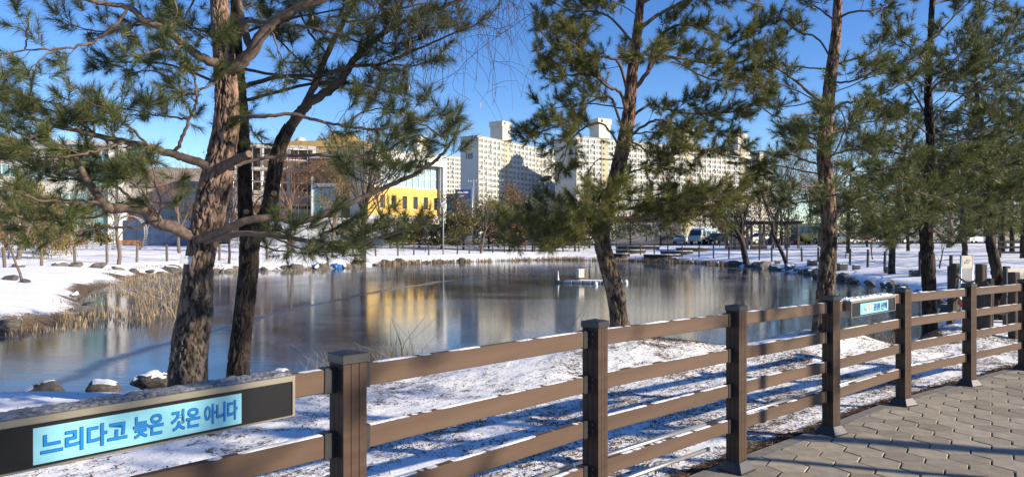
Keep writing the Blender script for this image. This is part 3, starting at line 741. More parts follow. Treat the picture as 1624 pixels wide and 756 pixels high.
class Pine:
    def __init__(s, name, label, base, group=None, per=80, length=0.13, width=0.0036, needle='needles', bark='limb_bark', dens=1.0, sec=1.0, k=1.0):
        s.root = thing(name, label, 'tree', base, 0, group); s.per = per; s.len = length; s.w = width; s.nm = needle; s.bark = bark; s.dens = dens; s.sec = sec
        s.k = k
    def limb(s, pts, r0, r1=0.006, start=0.3, foliage=1.0, up=0.25, name='limb', sub=True, seclen=None, mat=None):
        """one limb with its side twigs, and the needles on them as its sub-part"""
        P = catmull(pts, 6) if len(pts) > 2 else wiggle(pts[0], pts[1], 10, 0.02)
        n = len(P); tt = np.linspace(0, 1, n); seg = np.r_[0, np.cumsum(np.linalg.norm(np.diff(P, axis=0), axis=1))]; L = seg[-1]
        P = P+np.where(tt[:, None] > 0, 1, 0)*rng.normal(0, 0.006*s.k, P.shape)
        r0 = r0*0.8; R = r0*(1-tt)**0.8+r1*tt
        tb = TB(); tb.tube(P, R, 8 if r0 > 0.03 else 6)
        nl = Needles()
        if foliage > 0:
            gap = 0.17*s.k/(s.dens*foliage); m = max(2, int(L*(1-start)/gap))
            sl = (seclen or min(0.8*s.k, 0.22*L+0.28*s.k))*s.sec
            side = 1
            for q in range(m):
                f = start+(1-start)*(q+rng.uniform(0.2, 0.8))/m
                p = np.array([np.interp(f*L, seg, P[:, c]) for c in range(3)])
                k = min(int(f*(n-1)), n-2); T = unit(P[k+1]-P[k])
                lat = unit(np.cross(T, [0, 0, 1]))*side; side = -side
                d = unit(T*rng.uniform(0.35, 0.9)+lat*rng.uniform(0.5, 1.0)+np.array([0, 0, rng.normal(up, 0.35)]))
                l2 = sl*rng.uniform(0.45, 1.1)*(1.05-0.55*f)
                e = p+d*l2
                B = wiggle(p, e, 5, 0.04, (0, 0, -0.05*l2)); r2 = max(0.0035*s.k, 0.28*R[k])
                tb.tube(B, np.linspace(min(r2, 0.014*s.k), 0.003*s.k, 5), 3)
                nl.tuft(B[-1], B[-1]-B[-2]+np.array([0, 0, 0.3*l2*0.3]), rng.uniform(0.85, 1.2))
                for _ in range(int(round(l2/(0.115*s.k)*s.dens))):
                    g = rng.uniform(0.3, 1.0); pp = B[0]+(B[-1]-B[0])*g if g < 1 else B[-1]
                    pp = np.array([np.interp(g, np.linspace(0, 1, 5), B[:, c]) for c in range(3)])
                    dd = unit(d*0.7+rng.normal(0, 0.55, 3)+np.array([0, 0, 0.25]))
                    l3 = rng.uniform(0.07, 0.22)*s.k
                    tb.tube(np.array([pp, pp+dd*l3*0.55+[0, 0, -.005], pp+dd*l3]), [0.004*s.k, 0.003*s.k, 0.0025*s.k], 3)
                    nl.tuft(pp+dd*l3, dd+np.array([0, 0, 0.15]), rng.uniform(0.75, 1.15))
            nl.tuft(P[-1], P[-1]-P[-2], 1.1)
        o = tb.world(name, mat or s.bark, s.root)
        nl.build('needles', s.nm, o, s.per, s.len, s.w)
        return P
    def trunk_tufts(s, pts, m, spread=0.15):
        nl = Needles(); P = catmull(pts, 8)
        for _ in range(m):
            p = P[rng.integers(0, len(P))]; d = unit(np.r_[rng.normal(0, 1, 2), 0.5])
            nl.tuft(p+d*spread, d, rng.uniform(0.8, 1.15))
        nl.build('needles', s.nm, s.root, s.per, s.len, s.w)
    def auto(s, tp, tr, z0, z1, n, l0, l1, droop=0.1, az=None, foliage=1.0, rad=0.03):
        """limbs all round between two heights of the trunk polyline"""
        P = catmull(tp, 10)
        for q in range(n):
            z = z0+(z1-z0)*(q+rng.uniform(0, 1))/n
            k = int(np.argmin(abs(P[:, 2]-z))); p = P[k]
            a = q*2.4+rng.uniform(-0.5, 0.5) if az is None else rng.uniform(*az)
            f = (z-z0)/(z1-z0+1e-6); l = (l0+(l1-l0)*f)*rng.uniform(0.75, 1.15)
            d = np.array([math.cos(a), math.sin(a), rng.uniform(-0.05, 0.25)-droop*(1-f)+0.25*f])
            mid = p+d*l*0.5+[0, 0, 0.08*l]+rng.normal(0, 0.05*l, 3); e = p+d*l+[0, 0, rng.uniform(-0.05, 0.1)*l]
            s.limb([p, mid, e], rad*(1-0.5*f), start=0.28, foliage=foliage)
def pix(lst, d0): return [at(x, y, d0+(r[0] if r else 0)) for x, y, *r in lst]

# --- the big leaning pine
zA = g1(-3.62, 8.0)
A_base = np.array([-3.62, 8.0, zA])
A = Pine('pine_tree', 'thick reddish pine beside the pond with a name tag on its trunk', A_base, per=98, length=0.14, width=0.0041, dens=1.35, sec=1.1)
A_pts = [A_base-[0, 0, 0.15], at(300, 560, 8), at(310, 490, 8), at(316, 410, 8), at(331, 335, 8), at(349, 262, 8), at(360, 185, 8), at(357, 100, 8), at(350, 30, 8.0), at(346, -60, 8.05), at(352, -180, 8.1), at(345, -300, 8.1)]
A_rad = [0.28, 0.245, 0.222, 0.182, 0.212, 0.19, 0.158, 0.14, 0.125, 0.1, 0.075, 0.04]
bark_trunk('trunk', A_pts, A_rad, 'bark_red', A.root, 104, 0.019, 0.047, 0.015, 0.1)
A.limb(pix([(305, 374, -.1), (268, 358, -.25), (250, 354, -.3), (222, 331, -.4), (180, 331, -.5), (164, 323, -.55), (147, 298, -.5), (136, 281, -.5), (119, 248, -.5), (112, 243, -.5)], 8), 0.085, 0.022, start=0.55, foliage=0.45)
A.limb(pix([(119, 248, -.5), (140, 225, -.45), (150, 205, -.5), (138, 180, -.6), (120, 165, -.6)], 8), 0.022, start=0.4, foliage=1.2)
A.limb(pix([(114, 245, -.5), (70, 228, -.5), (28, 210, -.4), (-20, 190, -.3), (-60, 170, -.3)], 8), 0.022, start=0.3)
A.limb(pix([(164, 323, -.55), (120, 318, -.8), (70, 318, -1), (10, 300, -1), (-50, 290, -1)], 8), 0.02, start=0.1)
A.limb(pix([(222, 331, -.4), (190, 300, -.1), (150, 285, .2), (80, 280, .3), (20, 250, .3)], 8), 0.022, start=0.2)
A.limb(pix([(240, 350, -.3), (215, 362, -.5), (170, 360, -.7), (110, 372, -.9), (60, 395, -1.0)], 8), 0.022, start=0.35, foliage=0.8)
A.limb(pix([(262, 357, -.3), (240, 325, -.4), (222, 300, -.6), (180, 270, -.7)], 8), 0.02, start=0.4, foliage=0.9)
A.limb(pix([(338, 268, -.1), (302, 252, -.2), (275, 245, -.3), (240, 234, -.35), (200, 225, -.5), (150, 214, -.6), (90, 200, -.7), (20, 180, -.8)], 8), 0.065, 0.01, start=0.4, foliage=0.9)
A.limb(pix([(275, 245, -.3), (288, 222, -.35), (300, 190, -.4), (311, 163, -.45), (309, 130, -.5), (300, 100, -.5)], 8), 0.028, 0.008, start=0.5, foliage=0.8)
A.limb(pix([(311, 163, -.45), (290, 140, -.5), (262, 120, -.55), (235, 112, -.5), (200, 118, -.5)], 8), 0.012, start=0.15, foliage=0.9)
A.limb(pix([(240, 234, -.35), (215, 210, -.6), (190, 190, -.8), (160, 170, -1.0), (130, 160, -1)], 8), 0.018, start=0.2, foliage=1.1)
A.limb(pix([(350, 102, -.1), (322, 92, -.2), (295, 74, -.3), (260, 47, -.4), (225, 30, -.5), (205, 12, -.5), (160, 5, -.6), (110, -5, -.8)], 8), 0.07, 0.012, start=0.5, foliage=0.6)
A.limb(pix([(205, 12, -.5), (182, 40, -.6), (160, 58, -.6), (130, 72, -.7), (90, 78, -.8), (40, 80, -.9), (-10, 95, -1)], 8), 0.022, start=0.45, foliage=0.7)
A.limb(pix([(90, 78, -.8), (60, 100, -.9), (50, 130, -1), (48, 160, -1)], 8), 0.012, start=0.2)
A.limb(pix([(40, 80, -.9), (42, 50, -1), (45, 20, -1)], 8), 0.01, start=0.3)
A.limb(pix([(-10, 95, -1), (-40, 130, -1), (-50, 180, -1)], 8), 0.012, start=0.2)
A.limb(pix([(295, 74, -.3), (270, 75, -.6), (235, 85, -.8), (200, 90, -.9)], 8), 0.014, start=0.3, foliage=0.8)
A.limb(pix([(260, 47, -.4), (280, 20, -.5), (270, -20, -.6)], 8), 0.016, start=0.25, foliage=0.9)
for l in ([(200, 225, -.5), (170, 235, -.9), (130, 245, -1.1), (80, 250, -1.2), (30, 245, -1.2)], [(150, 214, -.6), (120, 190, -.4), (80, 175, -.3), (40, 165, -.2), (0, 150, -.2)],
          [(250, 240, -.3), (220, 255, -.1), (190, 262, .1), (150, 262, .3)], [(225, 30, -.5), (200, 45, -.2), (160, 50, 0), (110, 40, .1)], [(300, 190, -.4), (270, 185, -.2), (235, 180, -.1), (195, 170, 0)],
          [(180, 331, -.5), (150, 345, -.4), (110, 345, -.3), (60, 350, -.2), (10, 340, -.2)], [(250, 354, -.3), (255, 320, -.7), (245, 290, -1.0), (225, 265, -1.1)], [(90, 200, -.7), (60, 215, -1.0), (20, 225, -1.2), (-20, 235, -1.2)],
          [(136, 281, -.5), (105, 275, -.3), (70, 262, -.2), (25, 268, -.1)], [(345, 130, -.1), (320, 140, -.4), (290, 150, -.6), (262, 160, -.7)]):
    A.limb(pix(l, 8), 0.016, start=0.15, foliage=1.0)
# right-hand limbs
A.limb(pix([(312, 380, -.1), (352, 366, -.3), (390, 350, -.35), (430, 345, -.3), (480, 351, -.2), (530, 332, 0), (600, 302, .2), (650, 280, .3), (690, 255, .35), (712, 232, .4), (726, 205, .4)], 8), 0.06, 0.008, start=0.62, foliage=0.75)
A.limb(pix([(600, 302, .2), (570, 285, .1), (545, 275, .1)], 8), 0.012, start=0.3, foliage=0.4)
A.limb(pix([(325, 383, -.1), (372, 372, -.4), (430, 372, -.6), (490, 382, -.7), (550, 385, -.7), (600, 378, -.7), (650, 362, -.7)], 8), 0.042, 0.008, start=0.33, foliage=1.0)
A.limb(pix([(430, 372, -.6), (470, 392, -.8), (520, 400, -.9), (560, 392, -.9)], 8), 0.016, start=0.2, foliage=0.7)
A.limb(pix([(368, 186, -.1), (410, 185, -.3), (460, 181, -.3), (500, 190, -.2), (545, 200, -.1), (600, 205, 0), (660, 195, 0), (700, 215, 0)], 8), 0.03, 0.007, start=0.42, foliage=0.95)
A.limb(pix([(375, 262, -.1), (420, 250, 0), (480, 246, .2), (550, 248, .3), (610, 240, .4), (660, 215, .4), (690, 225, .4)], 8), 0.03, 0.007, start=0.55, foliage=0.95)
A.limb(pix([(545, 200, -.1), (570, 180, 0), (610, 172, 0), (650, 180, 0)], 8), 0.01, start=0.1, foliage=0.9)
A.limb(pix([(355, 115, -.05), (378, 103, -.1), (400, 82, -.15), (428, 40, -.2), (470, 14, -.25), (512, 0, -.3), (570, -40, -.3), (620, -60, -.3)], 8), 0.1, 0.015, start=0.5, foliage=0.6)
A.limb(pix([(400, 82, -.15), (385, 40, 0), (380, -10, .1), (385, -80, .2)], 8), 0.06, 0.02, start=0.4, foliage=0.9)
A.limb(pix([(428, 40, -.2), (440, 75, -.4), (455, 110, -.5), (450, 140, -.5)], 8), 0.012, start=0.3, foliage=0.5)
# the sawn stub
st = pix([(348, 268, -.15), (365, 258, -.35), (395, 244, -.62)], 8)
tb = TB(); tb.tube(catmull(st, 5), np.linspace(0.06, 0.04, 11), 12); lo = tb.world('limb', 'limb_bark', A.root)
e = st[-1]; dd = unit(st[-1]-st[-2]); mb = MB(); mb.tube([e-dd*0.004, e+dd*0.004], 0.037, 14); mb.world('cut_face', 'cut_wood', lo)
A.auto(A_pts, 0, A_base[2]+4.2, A_base[2]+6.2, 14, 1.9, 0.9, foliage=0.9)
A.trunk_tufts(pix([(365, 215), (362, 150), (358, 120)], 8), 18, 0.2)
# --- dark twin-stemmed pine behind it
zB = g1(-3.29, 8.6); B_base = np.array([-3.29, 8.6, zB])
B = Pine('pine_tree', 'dark twin-stemmed pine just behind the thick reddish pine', B_base, per=92, length=0.13, width=0.0041, bark='limb_bark_dark', needle='needles_dark', dens=1.45)
Bp = [B_base-[0, 0, 0.15], at(380, 570, 8.6), at(386, 500, 8.6), at(394, 430, 8.6), at(397, 380, 8.6), at(424, 335, 8.6), at(434, 285, 8.6), at(443, 235, 8.6), at(460, 200, 8.6)]
bark_trunk('trunk', Bp, [0.165, 0.15, 0.142, 0.135, 0.135, 0.11, 0.103, 0.098, 0.085], 'bark_dark', B.root, 64, 0.028, 0.05, 0.013, 0.15)
Bl = [at(396, 400, 8.65), at(390, 340, 8.75), at(388, 280, 8.8), at(384, 190, 8.8), at(376, 90, 8.8), at(374, 0, 8.8), at(372, -150, 8.8), at(370, -280, 8.8)]
bark_trunk('trunk', Bl, [0.115, 0.105, 0.1, 0.09, 0.08, 0.065, 0.04, 0.02], 'bark_dark', B.root, 48, 0.03, 0.05, 0.011, 0)
B.limb(pix([(458, 205), (474, 182), (490, 163, -.1), (515, 148, -.1), (540, 128, -.2), (560, 98, -.2), (595, 62, -.3), (640, 35, -.3), (700, 12, -.3), (760, -10, -.3)], 8.6), 0.085, 0.012, start=0.55, foliage=0.95)
B.limb(pix([(462, 195, .05), (486, 160, .1), (503, 125, .1), (518, 85, .1), (545, 35, .1), (562, 0, .1), (590, -80, .1)], 8.6), 0.06, 0.02, start=0.55, foliage=0.9)
B.limb(pix([(384, 140, .1), (436, 122, 0), (506, 119, -.2), (561, 105, -.3), (606, 101, -.3), (641, 87, -.3), (686, 68, -.35), (740, 45, -.4)], 8.6), 0.035, 0.008, start=0.5, foliage=1.0)
B.limb(pix([(606, 101, -.3), (650, 105, -.4), (700, 92, -.4)], 8.6), 0.012, start=0.2, foliage=0.9)
B.limb(pix([(540, 128, -.2), (580, 70, -.1), (600, 20, 0), (640, -20, 0)], 8.6), 0.022, start=0.3, foliage=1.0)
B.limb(pix([(503, 125, .1), (470, 90, .2), (440, 60, .2), (420, 20, .2)], 8.6), 0.02, start=0.3, foliage=0.8)
B.limb(pix([(518, 85, .1), (490, 50, 0), (470, 10, 0), (450, -30, 0)], 8.6), 0.02, start=0.2, foliage=0.9)
B.limb(pix([(595, 62, -.3), (620, 70, -.6), (660, 60, -.8), (690, 40, -.9)], 8.6), 0.014, start=0.15, foliage=0.9)
B.limb(pix([(545, 35, .1), (590, 30, .2), (650, 10, .2), (720, 5, .3)], 8.6), 0.02, start=0.2, foliage=1.0)
B.limb(pix([(443, 235), (415, 225, -.3), (400, 205, -.5)], 8.6), 0.012, start=0.3, foliage=0.7)
B.limb(pix([(434, 300), (415, 310, .1), (400, 330, .2)], 8.6), 0.008, start=0.5, foliage=0.0)
B.limb(pix([(398, 385), (430, 395, -.4), (470, 400, -.5), (510, 405, -.6)], 8.6), 0.014, start=0.3, foliage=0.7)
B.auto(Bl, 0, zB+3.4, zB+6.0, 14, 2.0, 0.9, foliage=0.9)
B.trunk_tufts(pix([(390, 200), (385, 160), (380, 100)], 8.6), 12, 0.2)
# sawn-branch scars on the dark stem
for px, py in ((437, 307), (394, 336)):
    e = at(px, py, 8.6)-np.array([0, 0.092, 0]); mb = MB(); mb.tube([e+[0, 0.04, 0], e], [0.033, 0.029], 12); mb.world('branch_scar', 'cut_wood', B.root)

# --- middle pine on the bank
dC = 11.0; C_base = np.array([(984-812)/F_PX*dC, dC, 0]); C_base[2] = g1(C_base[0], C_base[1])
Cp = Pine('pine_tree', 'leaning tan pine alone on the snowy mound behind the fence', C_base, per=74, length=0.125, width=0.0056, needle='needles_warm', dens=1.85, sec=1.1)
C_pts = [C_base-[0, 0, 0.15], at(983, 510, dC), at(976, 465, dC), at(964, 418, dC), at(955, 375, dC), at(963, 325, dC), at(975, 285, dC), at(987, 235, dC), at(997, 180, dC), at(1003, 120, dC), at(1010, 60, dC), at(1016, 0, dC), at(1020, -90, dC), at(1018, -200, dC), at(1022, -300, dC)]
C_rad = [0.2, 0.172, 0.162, 0.152, 0.143, 0.138, 0.132, 0.126, 0.114, 0.096, 0.082, 0.068, 0.055, 0.04, 0.02]
bark_trunk('trunk', C_pts, C_rad, 'bark_tan', Cp.root, 72, 0.026, 0.055, 0.018, 0.25)
def CL(l, r0=0.03, **k): Cp.limb(pix(l, dC), r0, **k)
CL([(957, 372), (915, 368, -.4), (870, 372, -.6), (830, 380, -.7), (795, 350, -.7)], 0.035)
CL([(960, 352), (920, 345, .3), (870, 335, .5), (820, 345, .6)], 0.03)
CL([(957, 365), (940, 378, -.6), (900, 385, -1.0), (860, 392, -1.2)], 0.025)
CL([(958, 350), (1000, 348, -.4), (1050, 340, -.6), (1100, 328, -.7), (1150, 325, -.7)], 0.035)
CL([(960, 345), (1010, 350, .2), (1070, 345, .3), (1130, 325, .3), (1175, 305, .3), (1195, 275, .3)], 0.04, start=0.26)
CL([(962, 335), (1000, 330, -.6), (1050, 318, -.9), (1110, 320, -1), (1160, 312, -1)], 0.03)
CL([(968, 310), (1010, 318, -.3), (1050, 305, -.4), (1065, 295, -.4)], 0.022)
CL([(960, 340), (940, 335, -.8), (925, 350, -1.3), (900, 360, -1.5)], 0.025)
CL([(965, 320), (960, 300, -.7), (955, 310, -1.3), (950, 335, -1.6)], 0.022)
CL([(985, 240), (960, 200, 0), (935, 198, 0), (905, 222, .1), (895, 250, .1), (885, 280, 0)], 0.022, start=0.3, foliage=0.8)
CL([(980, 255), (950, 253, -.2), (935, 270, -.3), (928, 285, -.3)], 0.012, start=0.5, foliage=0.6)
CL([(990, 215), (970, 158, -.2), (955, 154, -.2), (930, 165, -.2), (905, 190, -.2), (870, 205, -.2), (838, 212, -.2)], 0.028, start=0.28)
CL([(905, 190, -.2), (890, 215, -.3), (860, 228, -.3), (820, 215, -.3)], 0.012, start=0.15)
CL([(995, 185), (985, 150, -.2), (965, 138, -.25), (945, 122, -.3), (920, 118, -.3), (880, 120, -.3), (855, 95, -.3)], 0.035, start=0.26)
CL([(998, 165), (985, 108, -.1), (970, 92, -.2), (925, 88, -.2), (880, 75, -.2), (850, 38, -.2)], 0.035, start=0.26)
CL([(925, 88, -.2), (900, 105, -.4), (870, 105, -.5)], 0.012, start=0.15)
CL([(945, 122, -.3), (930, 95, -.4), (915, 60, -.5), (895, 40, -.5)], 0.016, start=0.25)
CL([(1008, 75), (985, 45, .1), (950, 20, .2), (900, 15, .2), (870, 0, .2)], 0.03, start=0.3)
CL([(990, 225), (1020, 200, -.1), (1045, 190, -.2), (1080, 200, -.2), (1100, 215, -.2), (1130, 205, -.2)], 0.03, start=0.27)
CL([(998, 190), (1030, 165, .2), (1060, 175, .3), (1110, 180, .3), (1170, 175, .3), (1220, 150, .3)], 0.03, start=0.26)
CL([(1001, 150), (1030, 110, 0), (1040, 95, 0), (1070, 92, 0), (1130, 100, .1), (1190, 95, .1), (1240, 70, .2)], 0.045, start=0.27)
CL([(1030, 110, 0), (1038, 75, -.1), (1050, 55, -.1), (1080, 40, -.1), (1130, 50, -.1)], 0.045, start=0.26)
CL([(1010, 50), (1035, 30, 0), (1060, 15, 0), (1095, 0, 0), (1150, -10, 0), (1200, 10, 0)], 0.04, start=0.26)
CL([(1070, 92, 0), (1110, 120, -.4), (1160, 130, -.6), (1210, 135, -.6)], 0.02, start=0.2)
CL([(1130, 100, .1), (1165, 70, .2), (1200, 50, .2), (1230, 30, .2)], 0.018, start=0.15)
CL([(1110, 180, .3), (1150, 215, .2), (1190, 240, .2)], 0.014, start=0.2)
CL([(1045, 190, -.2), (1070, 225, -.5), (1100, 245, -.6), (1140, 235, -.6)], 0.014, start=0.15)
CL([(992, 218), (1020, 235, -.5), (1040, 250, -.8), (1050, 270, -.9)], 0.02, start=0.3)
CL([(975, 285), (1010, 270, -.4), (1050, 255, -.6), (1075, 240, -.6)], 0.02, start=0.26)
Cp.auto(C_pts, 0, 5.2, 8.0, 16, 2.3, 1.0, foliage=0.9)
Cp.auto(C_pts, 0, 2.9, 5.1, 5, 1.4, 1.4, foliage=0.7, rad=0.02)
Cp.trunk_tufts(pix([(958, 372), (962, 335), (968, 300), (985, 170)], dC), 22, 0.2)

# --- the two slim pines to the right
dD = 11.0; D_base = np.array([(1302-812)/F_PX*dD, dD, 0]); D_base[2] = g1(D_base[0], D_base[1])
Dp = Pine('pine_tree', 'straight pine rising behind the fence bay with the snow-topped light box', D_base, per=64, length=0.12, width=0.0056, needle='needles', dens=1.75, sec=1.1)
D_pts = [D_base-[0, 0, 0.15], at(1304, 505, dD), at(1311, 440, dD), at(1316, 370, dD), at(1311, 300, dD), at(1307, 230, dD), at(1314, 150, dD), at(1323, 80, dD), at(1329, 0, dD), at(1332, -100, dD), at(1330, -220, dD), at(1334, -330, dD)]
D_rad = [0.18, 0.158, 0.148, 0.138, 0.13, 0.12, 0.105, 0.09, 0.075, 0.06, 0.04, 0.015]
bark_trunk('trunk', D_pts, D_rad, 'bark_tan', Dp.root, 72, 0.026, 0.05, 0.015, 0.2)
def DL(l, r0=0.028, **k): Dp.limb(pix(l, dD), r0, **k)
DL([(1310, 165), (1298, 158, -.1), (1275, 140, -.2), (1250, 120, -.3), (1222, 103, -.4), (1190, 85, -.4)], 0.035, start=0.5, foliage=0.7)
DL([(1309, 185), (1290, 180, -.2), (1250, 188, -.3), (1222, 180, -.4), (1200, 165, -.4)], 0.022, start=0.5, foliage=0.5)
DL([(1312, 160), (1290, 160, .3), (1260, 168, .5), (1220, 170, .6)], 0.016, start=0.4, foliage=0.5)
DL([(1318, 110), (1290, 108, 0), (1255, 105, .1), (1222, 103, .1)], 0.02, start=0.4, foliage=0.8)
DL([(1320, 95), (1295, 60, .1), (1265, 50, .2), (1240, 30, .2)], 0.022, start=0.4, foliage=0.8)
DL([(1326, 35), (1300, 15, .1), (1270, 0, .2)], 0.022, start=0.3)
DL([(1312, 180), (1335, 165, -.1), (1365, 160, -.2), (1410, 145, -.2), (1440, 120, -.2)], 0.032, start=0.45)
DL([(1320, 105), (1350, 95, 0), (1390, 80, 0), (1430, 55, 0)], 0.028, start=0.35)
DL([(1327, 30), (1350, 20, -.2), (1390, 15, -.3), (1430, -10, -.3)], 0.025, start=0.3)
DL([(1318, 130), (1345, 130, -.6), (1375, 120, -.9), (1400, 105, -1)], 0.022, start=0.3)
for l in ([(1309, 265), (1280, 255, .1), (1245, 245, .2), (1215, 255, .2)], [(1311, 295), (1280, 295, -.3), (1240, 300, -.5), (1200, 310, -.5)], [(1313, 310), (1290, 318, .3), (1260, 322, .5), (1225, 318, .6)],
          [(1309, 250), (1340, 240, -.2), (1380, 235, -.3), (1420, 225, -.3)], [(1311, 290), (1345, 275, .2), (1390, 270, .3), (1440, 262, .3)], [(1313, 335), (1350, 335, -.3), (1400, 345, -.5), (1455, 350, -.6)],
          [(1316, 350), (1345, 375, .4), (1390, 380, .6), (1430, 370, .7)], [(1312, 310), (1325, 310, -.7), (1350, 320, -1.2), (1380, 330, -1.4)], [(1308, 240), (1295, 235, -.7), (1270, 225, -1.1), (1250, 220, -1.2)],
          [(1309, 215), (1335, 205, .3), (1370, 195, .4), (1410, 190, .5)], [(1310, 230), (1280, 215, .5), (1250, 205, .8)]):
    DL(l, 0.022, start=0.3)
Dp.auto(D_pts, 0, 5.6, 8.2, 14, 1.9, 0.8, foliage=0.85)
Dp.auto(D_pts, 0, 1.9, 4.2, 6, 1.6, 1.6, foliage=0.8, rad=0.02)
Dp.trunk_tufts(pix([(1315, 370), (1309, 270), (1310, 200)], dD), 10, 0.2)

dE = 13.0; E_base = np.array([(1476-812)/F_PX*dE, dE, 0]); E_base[2] = g1(E_base[0], E_base[1])
Ep = Pine('pine_tree', 'bushy dark-trunked pine standing at the corner of the pond behind the fence', E_base, per=60, length=0.125, width=0.0064, needle='needles', dens=1.7, sec=1.1)
E_pts = [E_base-[0, 0, 0.15], at(1474, 480, dE), at(1472, 410, dE), at(1468, 350, dE), at(1474, 290, dE), at(1476, 230, dE), at(1472, 160, dE), at(1474, 90, dE), at(1477, 30, dE), at(1480, -60, dE), at(1478, -180, dE), at(1480, -260, dE)]
E_rad = [0.16, 0.14, 0.132, 0.124, 0.108, 0.092, 0.076, 0.064, 0.052, 0.04, 0.026, 0.012]
bark_trunk('trunk', E_pts, E_rad, 'bark_dark', Ep.root, 56, 0.03, 0.05, 0.016, 0.2)
def EL(l, r0=0.026, **k): Ep.limb(pix(l, dE), r0, **k)
for l in ([(1475, 200), (1500, 172, -.1), (1530, 148, -.2), (1562, 112, -.2), (1590, 70, -.2), (1610, 30, -.2)], [(1530, 148, -.2), (1560, 140, -.3), (1600, 130, -.3), (1640, 110, -.3)], [(1476, 235), (1520, 225, 0), (1565, 205, 0), (1610, 185, .1), (1650, 170, .1)],
          [(1474, 215), (1455, 200, -.1), (1425, 188, -.2), (1400, 165, -.2), (1380, 150, -.2)], [(1473, 190), (1450, 150, .1), (1425, 120, .1), (1400, 100, .1)], [(1473, 140), (1500, 110, .1), (1530, 75, .2), (1560, 30, .2)], [(1475, 70), (1500, 40, 0), (1530, 10, 0), (1560, -20, 0)],
          [(1474, 110), (1450, 80, -.1), (1425, 60, -.2), (1405, 30, -.2)], [(1470, 340), (1440, 345, -.2), (1400, 352, -.3), (1370, 360, -.3)], [(1470, 335), (1510, 330, -.2), (1560, 322, -.3), (1610, 300, -.3), (1650, 290, -.3)], [(1472, 300), (1440, 290, .2), (1400, 275, .3), (1365, 280, .3)],
          [(1474, 290), (1520, 275, .2), (1570, 260, .3), (1620, 250, .3)], [(1473, 280), (1470, 275, -.8), (1450, 290, -1.3), (1430, 305, -1.5)], [(1475, 260), (1500, 255, -.8), (1540, 265, -1.2), (1580, 280, -1.4)], [(1475, 250), (1440, 240, -.3), (1410, 225, -.4), (1380, 225, -.4)],
          [(1470, 355), (1500, 375, .3), (1540, 372, .5), (1580, 355, .6)], [(1470, 350), (1445, 372, .2), (1420, 380, .3), (1395, 372, .3)], [(1474, 310), (1500, 310, -.7), (1530, 330, -1.2), (1560, 345, -1.3)], [(1474, 220), (1500, 205, .6), (1540, 190, 1.0), (1580, 160, 1.2)],
          [(1473, 150), (1490, 130, -.6), (1520, 125, -.9), (1550, 95, -1)], [(1472, 325), (1465, 330, -.9), (1460, 345, -1.4)], [(1473, 270), (1500, 290, .6), (1540, 300, 1), (1600, 315, 1.2)]):
    EL(l, 0.024, start=0.3)
Ep.auto(E_pts, 0, 5.8, 7.6, 10, 1.7, 0.8, foliage=0.85)
Ep.auto(E_pts, 0, 1.9, 4.4, 9, 2.0, 1.8, foliage=0.8, rad=0.02)
Ep.trunk_tufts(pix([(1470, 370), (1474, 280)], dE), 8, 0.2)

def simple_pine(px, py, d, top, lean, r, label, seed_len=0.2, per=34, width=0.013, n=22, l0=2.6, l1=0.9, zc=0.35, needle='needles', group='pines along the far banks', bark='bark_dark', dens=1.25, base=None):
    """a pine farther off: plain bark, longer and fewer needles; top = height in metres, lean = crown shift in metres"""
    b = np.array(base) if base is not None else hit(px, py)
    p = Pine('pine_tree', label, b, group=group, per=int(per*.82), length=seed_len, width=width*1.12, needle=needle, bark='limb_bark_dark', dens=dens, k=seed_len/0.13)
    pts = [b-[0, 0, 0.2], b+[lean*0.05, 0, top*0.15], b+[lean*0.35, 0.1, top*0.35], b+[lean*0.6, 0, top*0.6], b+[lean, 0.05, top*0.85], b+[lean*1.1, 0, top]]
    bark_trunk('trunk', pts, [r*.95, r*.82, r*0.72, r*0.5, r*0.25, r*0.08], bark, p.root, 20, 0.10, 0.10, 0.02, 0.2)
    p.auto(pts, 0, b[2]+top*(zc-.06), b[2]+top*0.98, n+3, l0, l1, foliage=1.0, rad=r*0.25)
    return p
# right-hand group behind the fence, from near to far
F1 = simple_pine(0, 0, 0, 6.6, -0.5, 0.17, 'pine leaning left beside the life-ring stand', 0.17, 50, 0.008, 22, 2.2, 0.9, 0.42, base=(11.6, 17.0, g1(11.6, 17.0)))
F2 = simple_pine(0, 0, 0, 7.0, 0.2, 0.2, 'pine standing behind the cream notice board', 0.17, 50, 0.008, 22, 2.4, 0.9, 0.45, base=(12.3, 16.2, g1(12.3, 16.2)))
simple_pine(0, 0, 0, 8.0, 0.8, 0.22, 'pine with a strongly leaning lower trunk beside a dark wooden box', 0.2, 40, 0.011, 24, 2.8, 1.0, 0.36, base=hit(1414, 434))
simple_pine(0, 0, 0, 9.5, 0.3, 0.24, 'broad green pine on the snowy slope behind the dark boxes', 0.22, 36, 0.013, 26, 3.4, 1.1, 0.25, base=hit(1345, 402), needle='needles_warm')
simple_pine(0, 0, 0, 9.0, -0.4, 0.24, 'tall pine on the slope behind the rope fence near the deck', 0.22, 36, 0.013, 26, 3.2, 1.1, 0.3, base=hit(1530, 412))
simple_pine(0, 0, 0, 8.5, 0.5, 0.24, 'pine on the slope right of the yellow bus', 0.24, 34, 0.015, 24, 2.8, 1.0, 0.32, base=hit(1318, 400))
simple_pine(0, 0, 0, 10.0, 0.2, 0.24, 'round-headed pine behind the railed deck', 0.24, 34, 0.014, 26, 3.4, 1.1, 0.25, base=hit(1590, 400), needle='needles_warm')
simple_pine(0, 0, 0, 8.0, 0.2, 0.2, 'young pine on the slope between two taller pines', 0.24, 34, 0.015, 22, 2.6, 0.9, 0.2, base=hit(1440, 398), needle='needles_warm')
